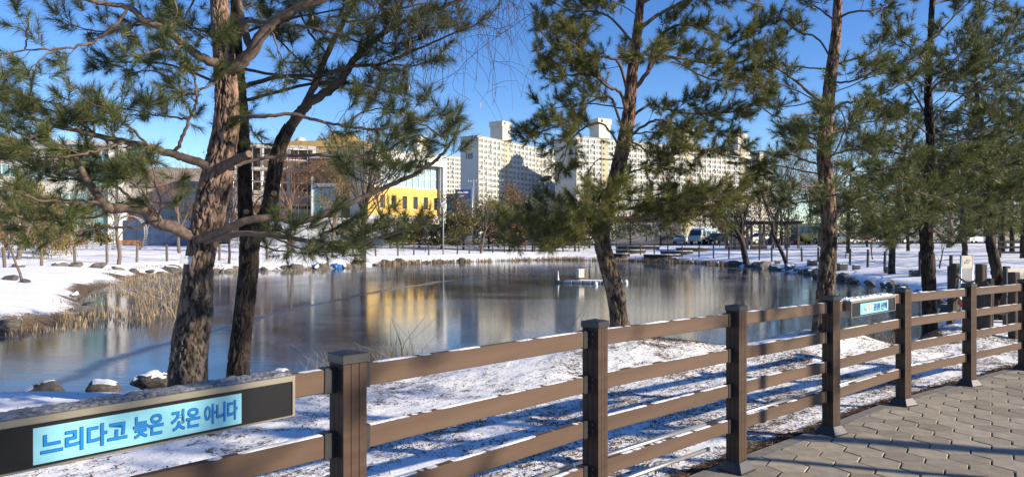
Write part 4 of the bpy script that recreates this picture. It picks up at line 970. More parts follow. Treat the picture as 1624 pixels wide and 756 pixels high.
# round-headed pine at the far water's edge, bare below
gb = hit(575, 414)
G_ = Pine('pine_tree', 'round-headed pine at the far water edge in front of the yellow building', gb, group='pines along the far banks', per=26, length=0.3, width=0.022, needle='needles', bark='limb_bark_dark', dens=1.0, k=2.3)
gp = [gb-[0, 0, .2], gb+[.05, 0, 1.5], gb+[.1, 0, 3.4], gb+[.5, 0, 6.0], gb+[.9, 0, 8.5], gb+[1.2, 0, 10.5]]
bark_trunk('trunk', gp, [.36, .3, .27, .2, .14, .07], 'bark_dark', G_.root, 20, .12, .12, .03, .2)
for q in range(26):
    a = q*2.4; f = rng.uniform(0, 1); p0 = gb+[.1+.8*f, 0, 3.2+5.5*f]; rr = rng.uniform(2.0, 5.8)*(1-.25*f); zt = 8.2+3.6*math.sqrt(max(0, 1-(rr/6.2)**2))+rng.uniform(-1.6, .3)
    e = gb+[1.6+rr*math.cos(a), rr*math.sin(a)*.8, zt]; md = p0*.45+e*.55+[0, 0, -.5+rng.normal(0, .3)]
    G_.limb([p0, md, e], .09*(1-.4*f), start=.5, foliage=1.0)
simple_pine(0, 0, 0, 9.2, 0.2, 0.2, 'tall pine across the path whose shade falls on the thick reddish pine', 0.17, 36, 0.009, 20, 2.0, 0.9, 0.68, base=(13.5, 2.4, pathz(0, 2.4)), group='pines across the path')
simple_pine(0, 0, 0, 7.5, 0.2, 0.17, 'shorter pine across the path whose shade dapples the long light box', 0.17, 36, 0.009, 16, 1.7, 0.8, 0.56, base=(11.0, -1.6, pathz(0, -1.6)), group='pines across the path')
# out of the frame to the right: keeps the light dappled
simple_pine(0, 0, 0, 8.5, 0.4, 0.2, 'pine growing past the end of the fence bays', 0.17, 40, 0.009, 22, 2.4, 0.9, 0.4, base=(13.8, 12.9, g1(13.8, 12.9)))

# ------------------------------------------------------------------ buildings
def frame_dir(a, b):
    a = np.asarray(a, float); b = np.asarray(b, float); d = b-a; L = np.linalg.norm(d); return math.atan2(d[1], d[0]), L
def building(name, label, a, b, z0, group=None):
    """local frame: x runs along the front from a to b, -y is out of the front, z up from the foot"""
    th, L = frame_dir(a, b)
    return thing(name, label, 'building', (a[0], a[1], z0), th, group), L
def bpart(r, name, mat, *boxes, bevel=0.0):
    mb = MB()
    for q in boxes: mb.box(*q)
    return mb.part(name, mat, r, bevel=bevel)
def win_mesh(w, h, mat, depth=0.25, mull=1):
    mb = MB(); mb.box(-w/2, w/2, 0.02, 0.06, 0, h); me = mb.mesh('window'); me.materials.append(M[mat]); me.materials.append(M['frame_white'])
    fb = MB(); t = max(0.06, w*0.05)
    fb.box(-w/2, w/2, -0.04, 0.015, 0, t); fb.box(-w/2, w/2, -0.04, 0.015, h-t, h); fb.box(-w/2, -w/2+t, -0.04, 0.015, t, h-t); fb.box(w/2-t, w/2, -0.04, 0.015, t, h-t)
    for k in range(mull): x = -w/2+w*(k+1)/(mull+1); fb.box(x-t/2, x+t/2, -0.04, 0.015, t, h-t)
    return me, fb.mesh('window_frame')
def put_windows(r, w, h, spots, mat, mull=1, frames=True):
    me, fm = win_mesh(w, h, mat, mull=mull); fm.materials.append(M['frame_white'])
    for x, y, z in spots:
        o = obj('window', me, None, r, (x, y, z))
        if frames: obj('window_frame', fm, None, o)

def apartment(label, a, b, z0, floors, fh, bays, core_at, end_w=12.0, number=None, tower=True, green=True):
    r, L = building('apartment_block', label, a, b, z0, 'slab apartment blocks'); H = floors*fh
    bpart(r, 'wall', 'apt_white', (0, L, 0.9, end_w, 0, H+1.0))
    bpart(r, 'roof', 'apt_panel', (-.3, L+.3, 0.6, end_w+.3, H+1.001, H+1.5))
    cw = 4.0; segs = []; x = 0.0
    cores = [c*L for c in core_at]; edges = [0]+[v for c in cores for v in (c-cw/2, c+cw/2)]+[L]
    for i in range(0, len(edges), 2): segs.append((edges[i], edges[i+1]))
    for c in cores:
        bpart(r, 'stair_core', 'apt_beige', (c-cw/2, c+cw/2, -0.2, 3, 0, H+0.8))
        put_windows(r, 1.0, 1.1, [(c-0.9, -0.26, k*fh+1.2) for k in range(1, floors)], 'glass_dark', 0, False)
        if tower:
            bpart(r, 'lift_tower', 'apt_cream', (c-cw*0.95, c+cw*1.0, 0.2, 8.5, H+1.51, H+9.0), (c-cw*1.1, c+cw*1.15, 0, 8.8, H+9.0, H+12.0))
            put_windows(r, 1.3, 1.3, [(c-2, -0.1, H+10), (c+2, 0.1, H+6.0)], 'glass_dark', 0, False)
    for (x0, x1) in segs:
        n = max(1, int(round((x1-x0)/bays))); bw = (x1-x0)/n
        # white piers between the bays and a slab edge at every floor
        for k in range(n+1): bpart(r, 'pier', 'apt_cream', (max(x0, x0+k*bw-0.32), min(x1, x0+k*bw+0.32), 0.0, 0.895, 0, H+0.6))
        for f in range(floors+1): bpart(r, 'slab_edge', 'apt_cream', (x0+.01, x1-.01, 0.15, 0.89, f*fh-0.05, f*fh+(0.95 if f < floors else 0.5)))
        for f in range(floors): 
            zz = f*fh+0.96
            put_windows(r, bw-0.75, fh-1.1, [(x0+(k+0.5)*bw, 0.5, zz) for k in range(n)], 'glass_apt', 1) if f == 0 else None
    # all the windows of one width share a mesh
    for (x0, x1) in segs:
        n = max(1, int(round((x1-x0)/bays))); bw = (x1-x0)/n
        spots = [(x0+(k+0.5)*bw, 0.5, f*fh+0.96) for f in range(1, floors) for k in range(n)]
        put_windows(r, bw-0.75, fh-1.1, spots, 'glass_apt', 1)
        ac = MB(); ac.box(-.5, .5, -0.75, -0.05, 0, 0.75); ac_me = ac.mesh('air_conditioner'); ac_me.materials.append(M['wall_grey'])
        for q in spots:
            if random.random() < 0.35: obj('air_conditioner', ac_me, None, r, (q[0]+random.choice((-.8, .8)), 0.14, q[2]-0.9))
    if green:
        bpart(r, 'green_panel', 'apt_green', (-0.06, 0.0, 1.0, 5.0, 0, 9.0)); bpart(r, 'grey_panel', 'apt_panel', (-0.06, 0.0, 1.0, 5.0, 9.05, 17.0))
    if number:
        me = text_mesh(number, 4.0, 0.15, (4.6, 3.0)); me.materials.append(M['number_grey'])
        o = obj('house_number', me, None, r, (-0.08, 6.0, H-9)); o.rotation_euler = (0, 0, math.radians(-90))
    return r
dA = 370.0; zf = 1.5
apartment('pale apartment block with a numbered blank end wall and a roof lift tower', (-17.3, 370), (31, 441), zf, 18, 2.9, 4.0, [0.30], 12, '105')
apartment('long apartment block stretching behind the leaning tan pine', (33.7, 372), (148, 440), zf, 18, 2.9, 4.0, [0.14, 0.6, 0.94], 20)
apartment('apartment block partly hidden by the yellow building', (-62, 440), (-32, 470), zf, 18, 2.9, 4.0, [0.20], 13, green=False)
apartment('farther apartment block closing the row at its right end', (150, 455), (185, 500), zf, 16, 2.9, 4.0, [0.5], 13, green=False)

# yellow building
zg = 0.9
Y, L = building('yellow_building', 'building with a bright yellow middle storey below a glazed band', (-20.25, 99.5), (-11.0, 110), zg)
bpart(Y, 'wall', 'wall_white', (0, L, 0.3, 14, 0, 13.0))
bpart(Y, 'roof', 'wall_grey', (-.3, L+.2, 0.2, 14.2, 13.001, 13.5))
# yellow storey cut by six windows
ws = [2.7+2.05*k for k in range(6)]; zy0, zy1 = 4.1, 8.1; x = 0.0; cuts = []
for w in ws: cuts += [(x, w-0.45)]; x = w+0.45
cuts += [(x, L-0.6)]
bpart(Y, 'yellow_cladding', 'yellow_wall', *[(a, b, -0.05, 0.295, zy0, zy1) for a, b in cuts], *[(w-0.449, w+0.449, -0.05, 0.295, zy0, 5.0) for w in ws], *[(w-0.449, w+0.449, -0.05, 0.295, 6.9, zy1) for w in ws])
put_windows(Y, 0.88, 1.88, [(w, 0.2, 5.01) for w in ws], 'glass_dark', 0)
# glazed band: each pane its own piece
for k in range(11):
    w = (L-0.8)/11
    for q, (a, b) in enumerate(((8.25, 9.7), (9.78, 11.4))):
        bpart(Y, 'pane', 'glass_pale', (0.1+k*w+.07, 0.1+(k+1)*w-.07, 0.1, 0.16, a, b))
    bpart(Y, 'mullion', 'frame_white', (0.1+k*w-.06, 0.1+k*w+.06, 0.0, 0.2, 8.11, 11.5))
bpart(Y, 'transom', 'frame_white', (0.05, L-.6, 0.01, 0.19, 9.705, 9.775), (0.05, L-.6, 0.01, 0.19, 8.105, 8.245))
bpart(Y, 'white_frame', 'frame_white', (0, L+.3, -1.0, 0.29, 11.6, 12.9), (L-.35, L+.3, -1.0, 0.29, 2.6, 11.598), bevel=0.03)
bpart(Y, 'frame_soffit', 'wall_grey', (L-.6, L-.37, -0.6, 0.29, 2.9, 11.55))
bpart(Y, 'plinth_band', 'wall_white', (-.1, L-.62, -0.4, 0.28, 2.9, 4.05))
bpart(Y, 'shop_front', 'glass_dark', (0.4, L-.8, 0.1, 0.28, 0.2, 2.85))
# brown link block with teal glass
K, L = building('link_block', 'brown clad block with a teal glass bay joined to the yellow building', (-29.0, 101.5), (-20.6, 101.0), zg)
bpart(K, 'wall', 'wall_brown', (0, L, 1.0, 10, 0, 12.2)); bpart(K, 'roof', 'wall_grey', (-.2, L, .8, 10, 12.201, 12.8))
for k in range(3):
    for q in range(2): bpart(K, 'pane', 'glass_teal', (0.5+k*1.2, 1.62+k*1.2, 0.7, 0.9, 4.2+q*1.9, 6.0+q*1.9))
bpart(K, 'bay_frame', 'frame_white', (0.2, 0.45, 0.5, 0.99, 0, 9.5), (4.2, 4.5, 0.5, 0.99, 3.9, 8.3), (0.46, 4.19, 0.55, 0.99, 8.1, 8.6))
bpart(K, 'canopy', 'frame_white', (0.6, L, -1.8, 0.98, 2.0, 3.6)); 
# building wrapped in scaffolding
S, L = building('scaffolded_building', 'half-built grey building wrapped in scaffolding poles', (-40.0, 102), (-29.2, 106.5), zg)
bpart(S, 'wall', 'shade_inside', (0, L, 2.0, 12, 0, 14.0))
for z in (0.0, 3.6, 5.5, 7.2, 10.6, 14.0): bpart(S, 'floor_slab', 'slab_raw', (0, L, 0.6, 12.01, z, z+(0.5 if z not in (3.6, 5.5) else 1.5)))
for k in range(4): bpart(S, 'column', 'wall_white', (0.1+k*(L-.6)/3, 0.6+k*(L-.6)/3, 0.7, 1.3, 0.5, 14))
for k in range(10):
    x = 0.1+k*(L-.2)/9; mb = MB(); mb.tube([(x, -0.4, 0), (x, -0.4, 14.6)], 0.06, 6); mb.part('scaffold_standard', 'galvanised', S, True)
for k in range(9):
    z = 1.0+k*1.6; mb = MB(); mb.tube([(-.3, -0.48, z), (L+.3, -0.48, z)], 0.06, 6); mb.part('scaffold_ledger', 'galvanised', S, True)
    if k % 2: bpart(S, 'scaffold_deck', 'cream_board', (0, L, -0.4, 0.5, z-.15, z-.05))
# ochre roofed hall behind with water tanks
O, L = building('hall', 'ochre hall roof with two round cream water tanks behind the scaffolding', (-45, 136), (-28, 136), zg)
bpart(O, 'wall', 'wall_ochre', (0, L, 0, 14, 0, 18.2)); bpart(O, 'parapet', 'wall_ochre', (-.2, L+.2, -.2, 14.2, 18.2, 19.3))
bpart(O, 'plant_room', 'wall_ochre', (9.5, 14, 2, 9, 19.301, 21.0))
for x in (3.5, 7.6):
    mb = MB(); th = np.linspace(0, math.pi/2, 7); mb.tube([(x, 4, 19.3), (x, 4, 19.6)]+[(x, 4, 19.6+1.0*math.sin(t)) for t in th[1:]], [1.15, 1.15]+[max(0.05, 1.15*math.cos(t)) for t in th[1:]], 14)
    mb.part('water_tank', 'cream_board', O, True)
# white building on the left with tall teal windows
Wb, L = building('white_building', 'white building with tall teal stair windows at the left of the park', (-68, 86), (-50.6, 93), zg)
bpart(Wb, 'wall', 'wall_white', (0, L, 0, 5, 0, 12.6)); bpart(Wb, 'roof', 'wall_grey', (-.4, L+.4, -.5, 5.4, 12.6, 13.2))
for k in range(5):
    bpart(Wb, 'stair_pane', 'glass_teal', (L-4.6, L-3.3, -.12, -.02, 1.5+k*2.0, 3.4+k*2.0)); bpart(Wb, 'stair_pane', 'glass_teal', (L-3.2, L-1.9, -.12, -.02, 1.5+k*2.0, 3.4+k*2.0))
for f in range(3):
    for k in range(5): put_windows(Wb, 2.6, 1.7, [(2.2+k*3.6, -0.05, 1.6+f*3.3)], 'glass_teal', 2)
for x in (L-1.4, L-.2): bpart(Wb, 'pilaster', 'frame_white', (x-.4, x+.4, -.6, -.01, 0, 12.5))
# low grey-roofed building between
G2, L = building('brown_roofed_building', 'low pale building with a dark brown pitched roof behind the bare trees', (-62, 112), (-42, 121), zg)
bpart(G2, 'wall', 'wall_white', (0, L, 0, 10, 0, 9.0))
mb = MB(); mb.prism([(-.6, 9.0), (10.6, 9.0), (5, 12.6)], 'x', -.5, L+.5); mb.part('roof', 'roof_brown', G2)
for f in range(2):
    for k in range(6): put_windows(G2, 1.6, 1.5, [(1.8+k*2.8, -.05, 1.6+f*3.6)], 'glass_dark', 1)
# far low row behind the car park
for k, (px, w, h, m, lab) in enumerate(((975, 14, 5.0, 'wall_white', 'low pale shop with a red roof beyond the car park'), (1400, 30, 6.5, 'cream_board', 'cream low building beyond the far slope on the right'), (1570, 26, 6.0, 'wall_white', 'white low building beyond the railed deck'))):
    d = 156+k*6; x = (px-812)/F_PX*d
    r, L = building('low_building', lab, (x, d), (x+w, d-2), g1(x, d))
    bpart(r, 'wall', m, (0, L, 0, 9, 0, h)); bpart(r, 'roof', 'red_roof' if k == 0 else 'roof_brown', (-.3, L+.3, -.4, 9.4, h, h+0.5))
    put_windows(r, 2.4, 1.5, [(2.5+q*4.2, -.05, h*0.45) for q in range(int(L/4.2)-0)], 'glass_dark', 1)

# hoardings: panels with posts
def hoarding(label, a, b, h, mat, n):
    th, L = frame_dir(a, b); r = thing('hoarding', label, 'fence', (a[0], a[1], g1(a[0], a[1])-.1), th)
    for k in range(n): bpart(r, 'panel', mat, (k*L/n+.03, (k+1)*L/n-.03, 0, .05, 0.1, h))
    for k in range(n+1): bpart(r, 'post', 'grey_steel', (k*L/n-.05, k*L/n+.05, .06, .16, 0, h-.1))
hoarding('blue panel hoarding behind the garden arches', (-47, 86), (-37, 86), 3.2, 'hoarding_blue', 6)
hoarding('white panel hoarding in front of the scaffolded building', (-35, 88), (-15, 90), 3.6, 'hoarding_white', 14)

# ------------------------------------------------------------------ car park, vehicles
px0, px1 = -60, 75
xs = np.linspace(px0, px1, 60); ys = np.linspace(101, 128, 20); XX, YY = np.meshgrid(xs, ys)
ZZ = ground(XX.ravel(), YY.ravel())+0.06
ii = (np.arange(19)[:, None]*60+np.arange(59)[None, :]).ravel()
o = obj('car_park', mesh_np('car_park', np.stack([XX.ravel(), YY.ravel(), ZZ], 1), np.stack([ii, ii+1, ii+61, ii+60], 1)), 'asphalt'); tag(o, 'asphalt car park beyond the park', 'road', kind='structure')
def vehicle(name, label, cat, px, d, heading, prof, width, paint, glass_poly, wheels, wr, lower=None, rear=None, extra=None):
    """side profile (x forward, z up) lofted across the width with a narrowed roof"""
    x = (px-812)/F_PX*d; r = thing(name, label, cat, (x, d, g1(x, d)+0.06), heading)
    n = len(prof); zt = max(p[1] for p in prof)
    def half(z): return width/2*(1-0.16*max(0, (z-0.55*zt)/(0.45*zt))**1.3)
    V = []; F = []
    cols = [-1, -0.93, 0.93, 1]
    for c in cols:
        for (a, z) in prof:
            inset = 0.0 if abs(c) < 0.95 else 0.05
            cx_ = sum(p[0] for p in prof)/n; cz_ = zt*0.5
            V.append((cx_+(a-cx_)*(1-inset), c*half(z), cz_+(z-cz_)*(1-inset)))
    for k in range(3):
        for i in range(n): F.append((k*n+i, k*n+(i+1) % n, (k+1)*n+(i+1) % n, (k+1)*n+i))
    F += [tuple(range(n)), tuple(range(4*n-1, 3*n-1, -1))]
    mb = MB(); mb.add(V, F); mb.part('body', paint, r, bevel=0.02)
    for s in (-1, 1):
        for g in glass_poly:
            gz = [q[1] for q in g]; mb = MB(); V = [(a, s*(half(z)+0.012), z) for a, z in g]+[(a, s*(half(z)-0.03), z) for a, z in g]; m = len(g)
            mb.add(V, [tuple(range(m)), tuple(range(2*m-1, m-1, -1))]+[(i, m+i, m+(i+1) % m, (i+1) % m) for i in range(m)]); mb.part('side_window', 'glass_dark', r)
    for wx in wheels:
        for s in (-1, 1):
            mb = MB(); mb.tube([(wx, s*(width/2-0.2), wr), (wx, s*(width/2+0.015), wr)], wr, 18); w = mb.part('wheel', 'tyre', r)
            mb = MB(); mb.tube([(wx, s*(width/2+0.0), wr), (wx, s*(width/2+0.025), wr)], wr*0.6, 14); mb.part('rim', 'galvanised', w)
    return r
def screen(r, name, mat, pts, t=0.02):
    """a sloping pane or lamp from four corners"""
    P = [Vector(p) for p in pts]; nrm = (P[1]-P[0]).cross(P[3]-P[0]).normalized()*t
    mb = MB(); mb.add([p for p in P]+[p+nrm for p in P], [(0, 1, 2, 3), (7, 6, 5, 4), (0, 4, 5, 1), (1, 5, 6, 2), (2, 6, 7, 3), (3, 7, 4, 0)]); return mb.part(name, mat, r)
SUV = [(2.25, .35), (2.3, .75), (2.15, .98), (1.1, 1.08), (.35, 1.62), (-1.5, 1.66), (-2.15, 1.1), (-2.28, .8), (-2.25, .35)]
SUVG = [[(.95, 1.1), (.32, 1.55), (-.5, 1.57), (-.5, 1.1)], [(-.6, 1.1), (-.6, 1.57), (-1.45, 1.57), (-1.95, 1.12)]]
SED = [(2.25, .3), (2.3, .65), (2.1, .8), (1.05, .9), (.25, 1.38), (-1.0, 1.42), (-1.75, 1.0), (-2.25, .95), (-2.3, .6), (-2.25, .3)]
SEDG = [[(.9, .93), (.22, 1.33), (-.35, 1.34), (-.35, .93)], [(-.43, .93), (-.43, 1.34), (-.98, 1.34), (-1.6, .97)]]
def lamps(r, xf, xr, w, z, sc_f=None, sc_r=None):
    for s in (-1, 1):
        mb = MB(); mb.box(xf-.06, xf+.02, s*w*0.62-.16, s*w*0.62+.16, z-.07, z+.08); mb.part('headlight', 'lamp_clear', r, bevel=.02)
        mb = MB(); mb.box(xr-.02, xr+.06, s*w*0.66-.13, s*w*0.66+.13, z-.06, z+.12); mb.part('tail_light', 'lamp_lens', r, bevel=.02)
    mb = MB(); mb.box(xf-.02, xf+.04, -.26, .26, z-.32, z-.2); mb.part('number_plate', 'frame_white', r)
def car(label, px, d, heading, kind, paint):
    if kind == 'suv':
        r = vehicle('car', label, 'car', px, d, heading, SUV, 1.85, paint, SUVG, (1.4, -1.35), .36); lamps(r, 2.27, -2.27, .92, .82)
        screen(r, 'windscreen', 'glass_dark', [(1.08, -.72, 1.12), (1.08, .72, 1.12), (.42, .62, 1.6), (.42, -.62, 1.6)]); screen(r, 'rear_window', 'glass_dark', [(-2.1, .68, 1.17), (-2.1, -.68, 1.17), (-1.6, -.6, 1.6), (-1.6, .6, 1.6)])
    else:
        r = vehicle('car', label, 'car', px, d, heading, SED, 1.8, paint, SEDG, (1.4, -1.4), .32); lamps(r, 2.27, -2.27, .9, .68)
        screen(r, 'windscreen', 'glass_dark', [(1.02, -.7, .94), (1.02, .7, .94), (.32, .6, 1.36), (.32, -.6, 1.36)]); screen(r, 'rear_window', 'glass_dark', [(-1.72, .68, 1.03), (-1.72, -.68, 1.03), (-1.08, -.58, 1.4), (-1.08, .58, 1.4)])
    return r
car('black SUV parked in front of the pink and mint camper van', 1137, 104, math.radians(218), 'suv', 'paint_black')
car('small dark car tucked between the camper van and the black SUV', 1118, 108, math.radians(250), 'sed', 'paint_black')
car('white car parked behind the pergola posts', 1206, 103, math.radians(200), 'suv', 'paint_white')
car('dark red car parked beside the yellow bus', 1264, 103, math.radians(230), 'sed', 'paint_red')
car('white saloon parked left of the camper van', 1079, 110, math.radians(250), 'sed', 'paint_white')
car('grey car parked behind the green shrubs near the truck', 770, 112, math.radians(200), 'sed', 'paint_grey')
car('white car parked between the shrubs behind the far shore', 800, 113, math.radians(190), 'suv', 'paint_white')
car('blue car parked behind the evergreen shrubs', 845, 114, math.radians(180), 'sed', 'paint_blue')
for k, (px, d, kd, pt, lab) in enumerate(((1365, 102, 'sed', 'paint_white', 'white saloon seen under the pines past the bus'), (1440, 104, 'suv', 'paint_grey', 'grey SUV seen under the pines'), (1545, 103, 'sed', 'paint_white', 'white saloon behind the railed deck'), (925, 112, 'sed', 'paint_grey', 'grey saloon behind the leaning tan pine'), (1325, 108, 'suv', 'paint_black', 'black SUV behind the straight pine'))):
    car(lab, px, d, math.radians(185+k*9), kd, pt)
# camper van: boxy nose, long body, mint over pink
CV = [(3.4, .4), (3.45, 1.0), (3.2, 1.25), (2.75, 2.05), (2.2, 2.3), (-3.2, 2.35), (-3.4, 2.0), (-3.4, .4)]
r = vehicle('camper_van', 'old camper van, mint above and pink below, parked facing the pond', 'van', 1116, 106, math.radians(232), CV, 2.1, 'paint_mint', [[(2.6, 1.3), (2.3, 1.95), (1.6, 1.95), (1.6, 1.3)], [(1.2, 1.4), (1.2, 1.95), (-.4, 1.95), (-.4, 1.4)], [(-.8, 1.4), (-.8, 1.95), (-2.6, 1.95), (-2.6, 1.4)]], (2.2, -2.2), .36)
lamps(r, 3.42, -3.42, 1.0, .85); screen(r, 'windscreen', 'glass_dark', [(3.2, -.85, 1.28), (3.2, .85, 1.28), (2.78, .8, 2.02), (2.78, -.8, 2.02)])
for s in (-1, 1): mb = MB(); mb.box(-3.2, 2.9, s*1.04-.02, s*1.04+.02, .55, 1.2); mb.part('pink_panel', 'paint_pink', r)
mb = MB(); mb.box(3.4, 3.5, -.9, .9, .45, .7); mb.part('bumper', 'galvanised', r, bevel=.03)
# yellow bus seen from behind
BUS = [(4.2, .4), (4.25, 2.7), (4.0, 2.95), (-4.0, 2.95), (-4.2, 2.7), (-4.25, .4)]
r = vehicle('bus', 'yellow bus parked with its rear to the pond', 'bus', 1289, 101, math.radians(97), BUS, 2.3, 'paint_yellow', [[(3.8-1.6*k, 1.6), (3.8-1.6*k, 2.5), (2.4-1.6*k, 2.5), (2.4-1.6*k, 1.6)] for k in range(5)], (2.8, -2.6), .45)
mb = MB(); mb.box(-4.27, -4.2, -.95, .95, 1.75, 2.6); mb.part('rear_window', 'glass_dark', r, bevel=.02)
mb = MB(); mb.box(-4.33, -4.22, -1.0, 1.0, .45, .7); mb.part('bumper', 'paint_grey', r, bevel=.02)
for s in (-1, 1): mb = MB(); mb.box(-4.3, -4.24, s*.95-.1, s*.95+.1, 1.0, 1.5); mb.part('tail_light', 'lamp_lens', r)
mb = MB(); mb.box(-4.3, -4.25, -.27, .27, .85, .98); mb.part('number_plate', 'frame_white', r)
# white box truck with a flat bed
x = (708-812)/F_PX*92; r = thing('truck', 'small white truck parked in front of the yellow building', 'truck', (x, 92, g1(x, 92)+.04), math.radians(205))
mb = MB(); mb.prism([(1.2, .5), (3.0, .5), (3.05, 1.2), (2.75, 2.1), (1.3, 2.15)], 'y', -.95, .95); mb.part('cab', 'paint_white', r, bevel=.04)
for s in (-1, 1): mb = MB(); mb.prism([(1.7, 1.3), (2.75, 1.3), (2.55, 1.95), (1.7, 1.95)], 'y', s*.955-.015, s*.955+.015); mb.part('side_window', 'glass_dark', r)
screen(r, 'windscreen', 'glass_dark', [(3.05, -.85, 1.25), (3.05, .85, 1.25), (2.78, .8, 2.02), (2.78, -.8, 2.02)])
mb = MB(); mb.box(-3.2, 1.1, -.95, .95, .7, .9); mb.box(-3.2, 1.1, -.95, -.9, .9, 1.35); mb.box(-3.2, 1.1, .9, .95, .9, 1.35); mb.part('flat_bed', 'paint_white', r)
for wx in (2.1, -1.8):
    for s in (-1, 1): mb = MB(); mb.tube([(wx, s*.7, .38), (wx, s*.93, .38)], .38, 16); w = mb.part('wheel', 'tyre', r); mb = MB(); mb.tube([(wx, s*.9, .38), (wx, s*.945, .38)], .22, 12); mb.part('rim', 'galvanised', w)
lamps(r, 3.05, -3.2, .9, .8)

# poles, lamps and the blue road sign
def pole(name, label, cat, px, d, h, arms=True, r0=.13, mat='slab_raw'):
    x = (px-812)/F_PX*d; r = thing(name, label, cat, (x, d, g1(x, d)-.1))
    mb = MB(); mb.tube([(0, 0, 0), (0, 0, h)], [r0, r0*.6], 10); mb.part('shaft', mat, r, True)
    if arms:
        for k, z in enumerate((h-.5, h-1.6)): mb = MB(); mb.box(-1.2, 1.2, -.06, .06, z, z+.12); a = mb.part('cross_arm', 'grey_steel', r)
        for k in (-1, -.5, .5, 1): mb = MB(); mb.tube([(k, 0, h-.4), (k, 0, h-.12)], .06, 6); mb.part('insulator', 'white_plastic', r)
    return r
for px, d, h, lab in ((751, 135, 12, 'concrete utility pole beside the blue road sign'), (789, 140, 12.5, 'utility pole in front of the stair core of the numbered block'), (864, 142, 12.5, 'utility pole left of the leaning tan pine')): pole('utility_pole', lab, 'pole', px, d, h)
for px, d, h, lab in ((833, 88, 5.6, 'grey park lamp standing among the green shrubs'), (703, 74, 5.0, 'slim park lamp near the white truck'), (1239, 118, 12, 'tall street lamp behind the pergola'), (14, 48, 4.6, 'slim park lamp among the yellow willow twigs')):
    r = pole('park_lamp', lab, 'lamp', px, d, h, False, .07, 'grey_steel'); mb = MB(); mb.frustum(.12, .28, h, h+.35); mb.frustum(.3, .05, h+.351, h+.5); mb.part('lamp_head', 'white_plastic', r)
x = (733-812)/F_PX*130; r = thing('road_sign', 'blue road sign with white lettering lines on a steel post', 'sign', (x, 130, g1(x, 130)))
mb = MB(); mb.tube([(1.8, .1, 0), (1.8, .1, 10)], .12, 10); mb.part('post', 'galvanised', r, True)
mb = MB(); mb.box(-1.2, 1.6, -.05, .05, 8.0, 9.7); mb.part('panel', 'road_sign_blue', r, bevel=.02)
mb = MB(); mb.box(-.8, 1.1, -.08, -.052, 9.0, 9.3); mb.part('marking', 'frame_white', r); mb = MB(); mb.box(-.6, .5, -.08, -.052, 8.4, 8.6); mb.part('marking', 'frame_white', r)
mb = MB(); mb.box(1.0, 1.801, .051, .09, 8.9, 9.0); mb.part('arm', 'galvanised', r)
# overhead wires between the poles

# ------------------------------------------------------------------ rope fences round the pond
def rope_fence(label, pts, h=1.15, r=0.075, mat='old_timber', ropes=(0.85, 0.45)):
    P = [hit(*q) for q in pts]; root = thing('rope_fence', label, 'fence', tuple(P[0]))
    tops = []
    for p in P:
        hh = h*random.uniform(0.92, 1.08); ln = np.array([random.gauss(0, .03), random.gauss(0, .03), 0])
        mb = MB(); mb.tube([p-[0, 0, .2], p+ln*.5+[0, 0, hh*.5], p+ln+[0, 0, hh-.03], p+ln+[0, 0, hh]], [r*1.02, r, r*.98, r*.8], 10)
        mb.world('post', mat, root, False); tops.append((p, hh, ln))
    for (p, h1, l1), (q, h2, l2) in zip(tops[:-1], tops[1:]):
        for f in ropes:
            a, b = p+l1*f+[0, 0, h1*f], q+l2*f+[0, 0, h2*f]; t = np.linspace(0, 1, 9)[:, None]
            W = a+(b-a)*t; W[:, 2] -= 4*t[:, 0]*(1-t[:, 0])*0.10*np.linalg.norm(b-a)/3
            tb = TB(); tb.tube(W, 0.016, 5); tb.world('rope', 'rope', root)
rope_fence('brown rope-and-post fence on the snowy left bank in front of the arches', [(8, 425), (66, 421), (119, 416), (170, 416), (217, 415), (265, 414), (312, 413.5), (348, 413), (388, 412), (423, 411), (457, 410), (492, 409), (527, 408), (560, 407), (596, 406)], r=0.085)
rope_fence('dark rope-and-post fence along the far shore before the green shrubs', [(631, 405), (656, 404), (680, 404), (703, 403), (725, 403), (744, 402), (762, 401.5), (781.5, 401), (800, 400.5), (816.5, 400), (833, 399.5), (848, 399), (874, 398.5), (893, 398.5), (918, 399), (945, 400), (978, 401.4)], mat='grey_timber')
rope_fence('dark rope-and-post fence passing the curved seat walls and the pergola', [(995, 403), (1016, 404), (1037.6, 405.6), (1059.5, 406), (1082, 407.6), (1108.5, 409), (1131.5, 410), (1156, 411), (1179, 412), (1204, 412.5), (1224, 414), (1248, 414.5), (1272, 414), (1297.6, 415), (1322, 417), (1348, 419.6), (1376, 424), (1403, 430), (1459, 437), (1508, 446)], mat='grey_timber', r=0.07)

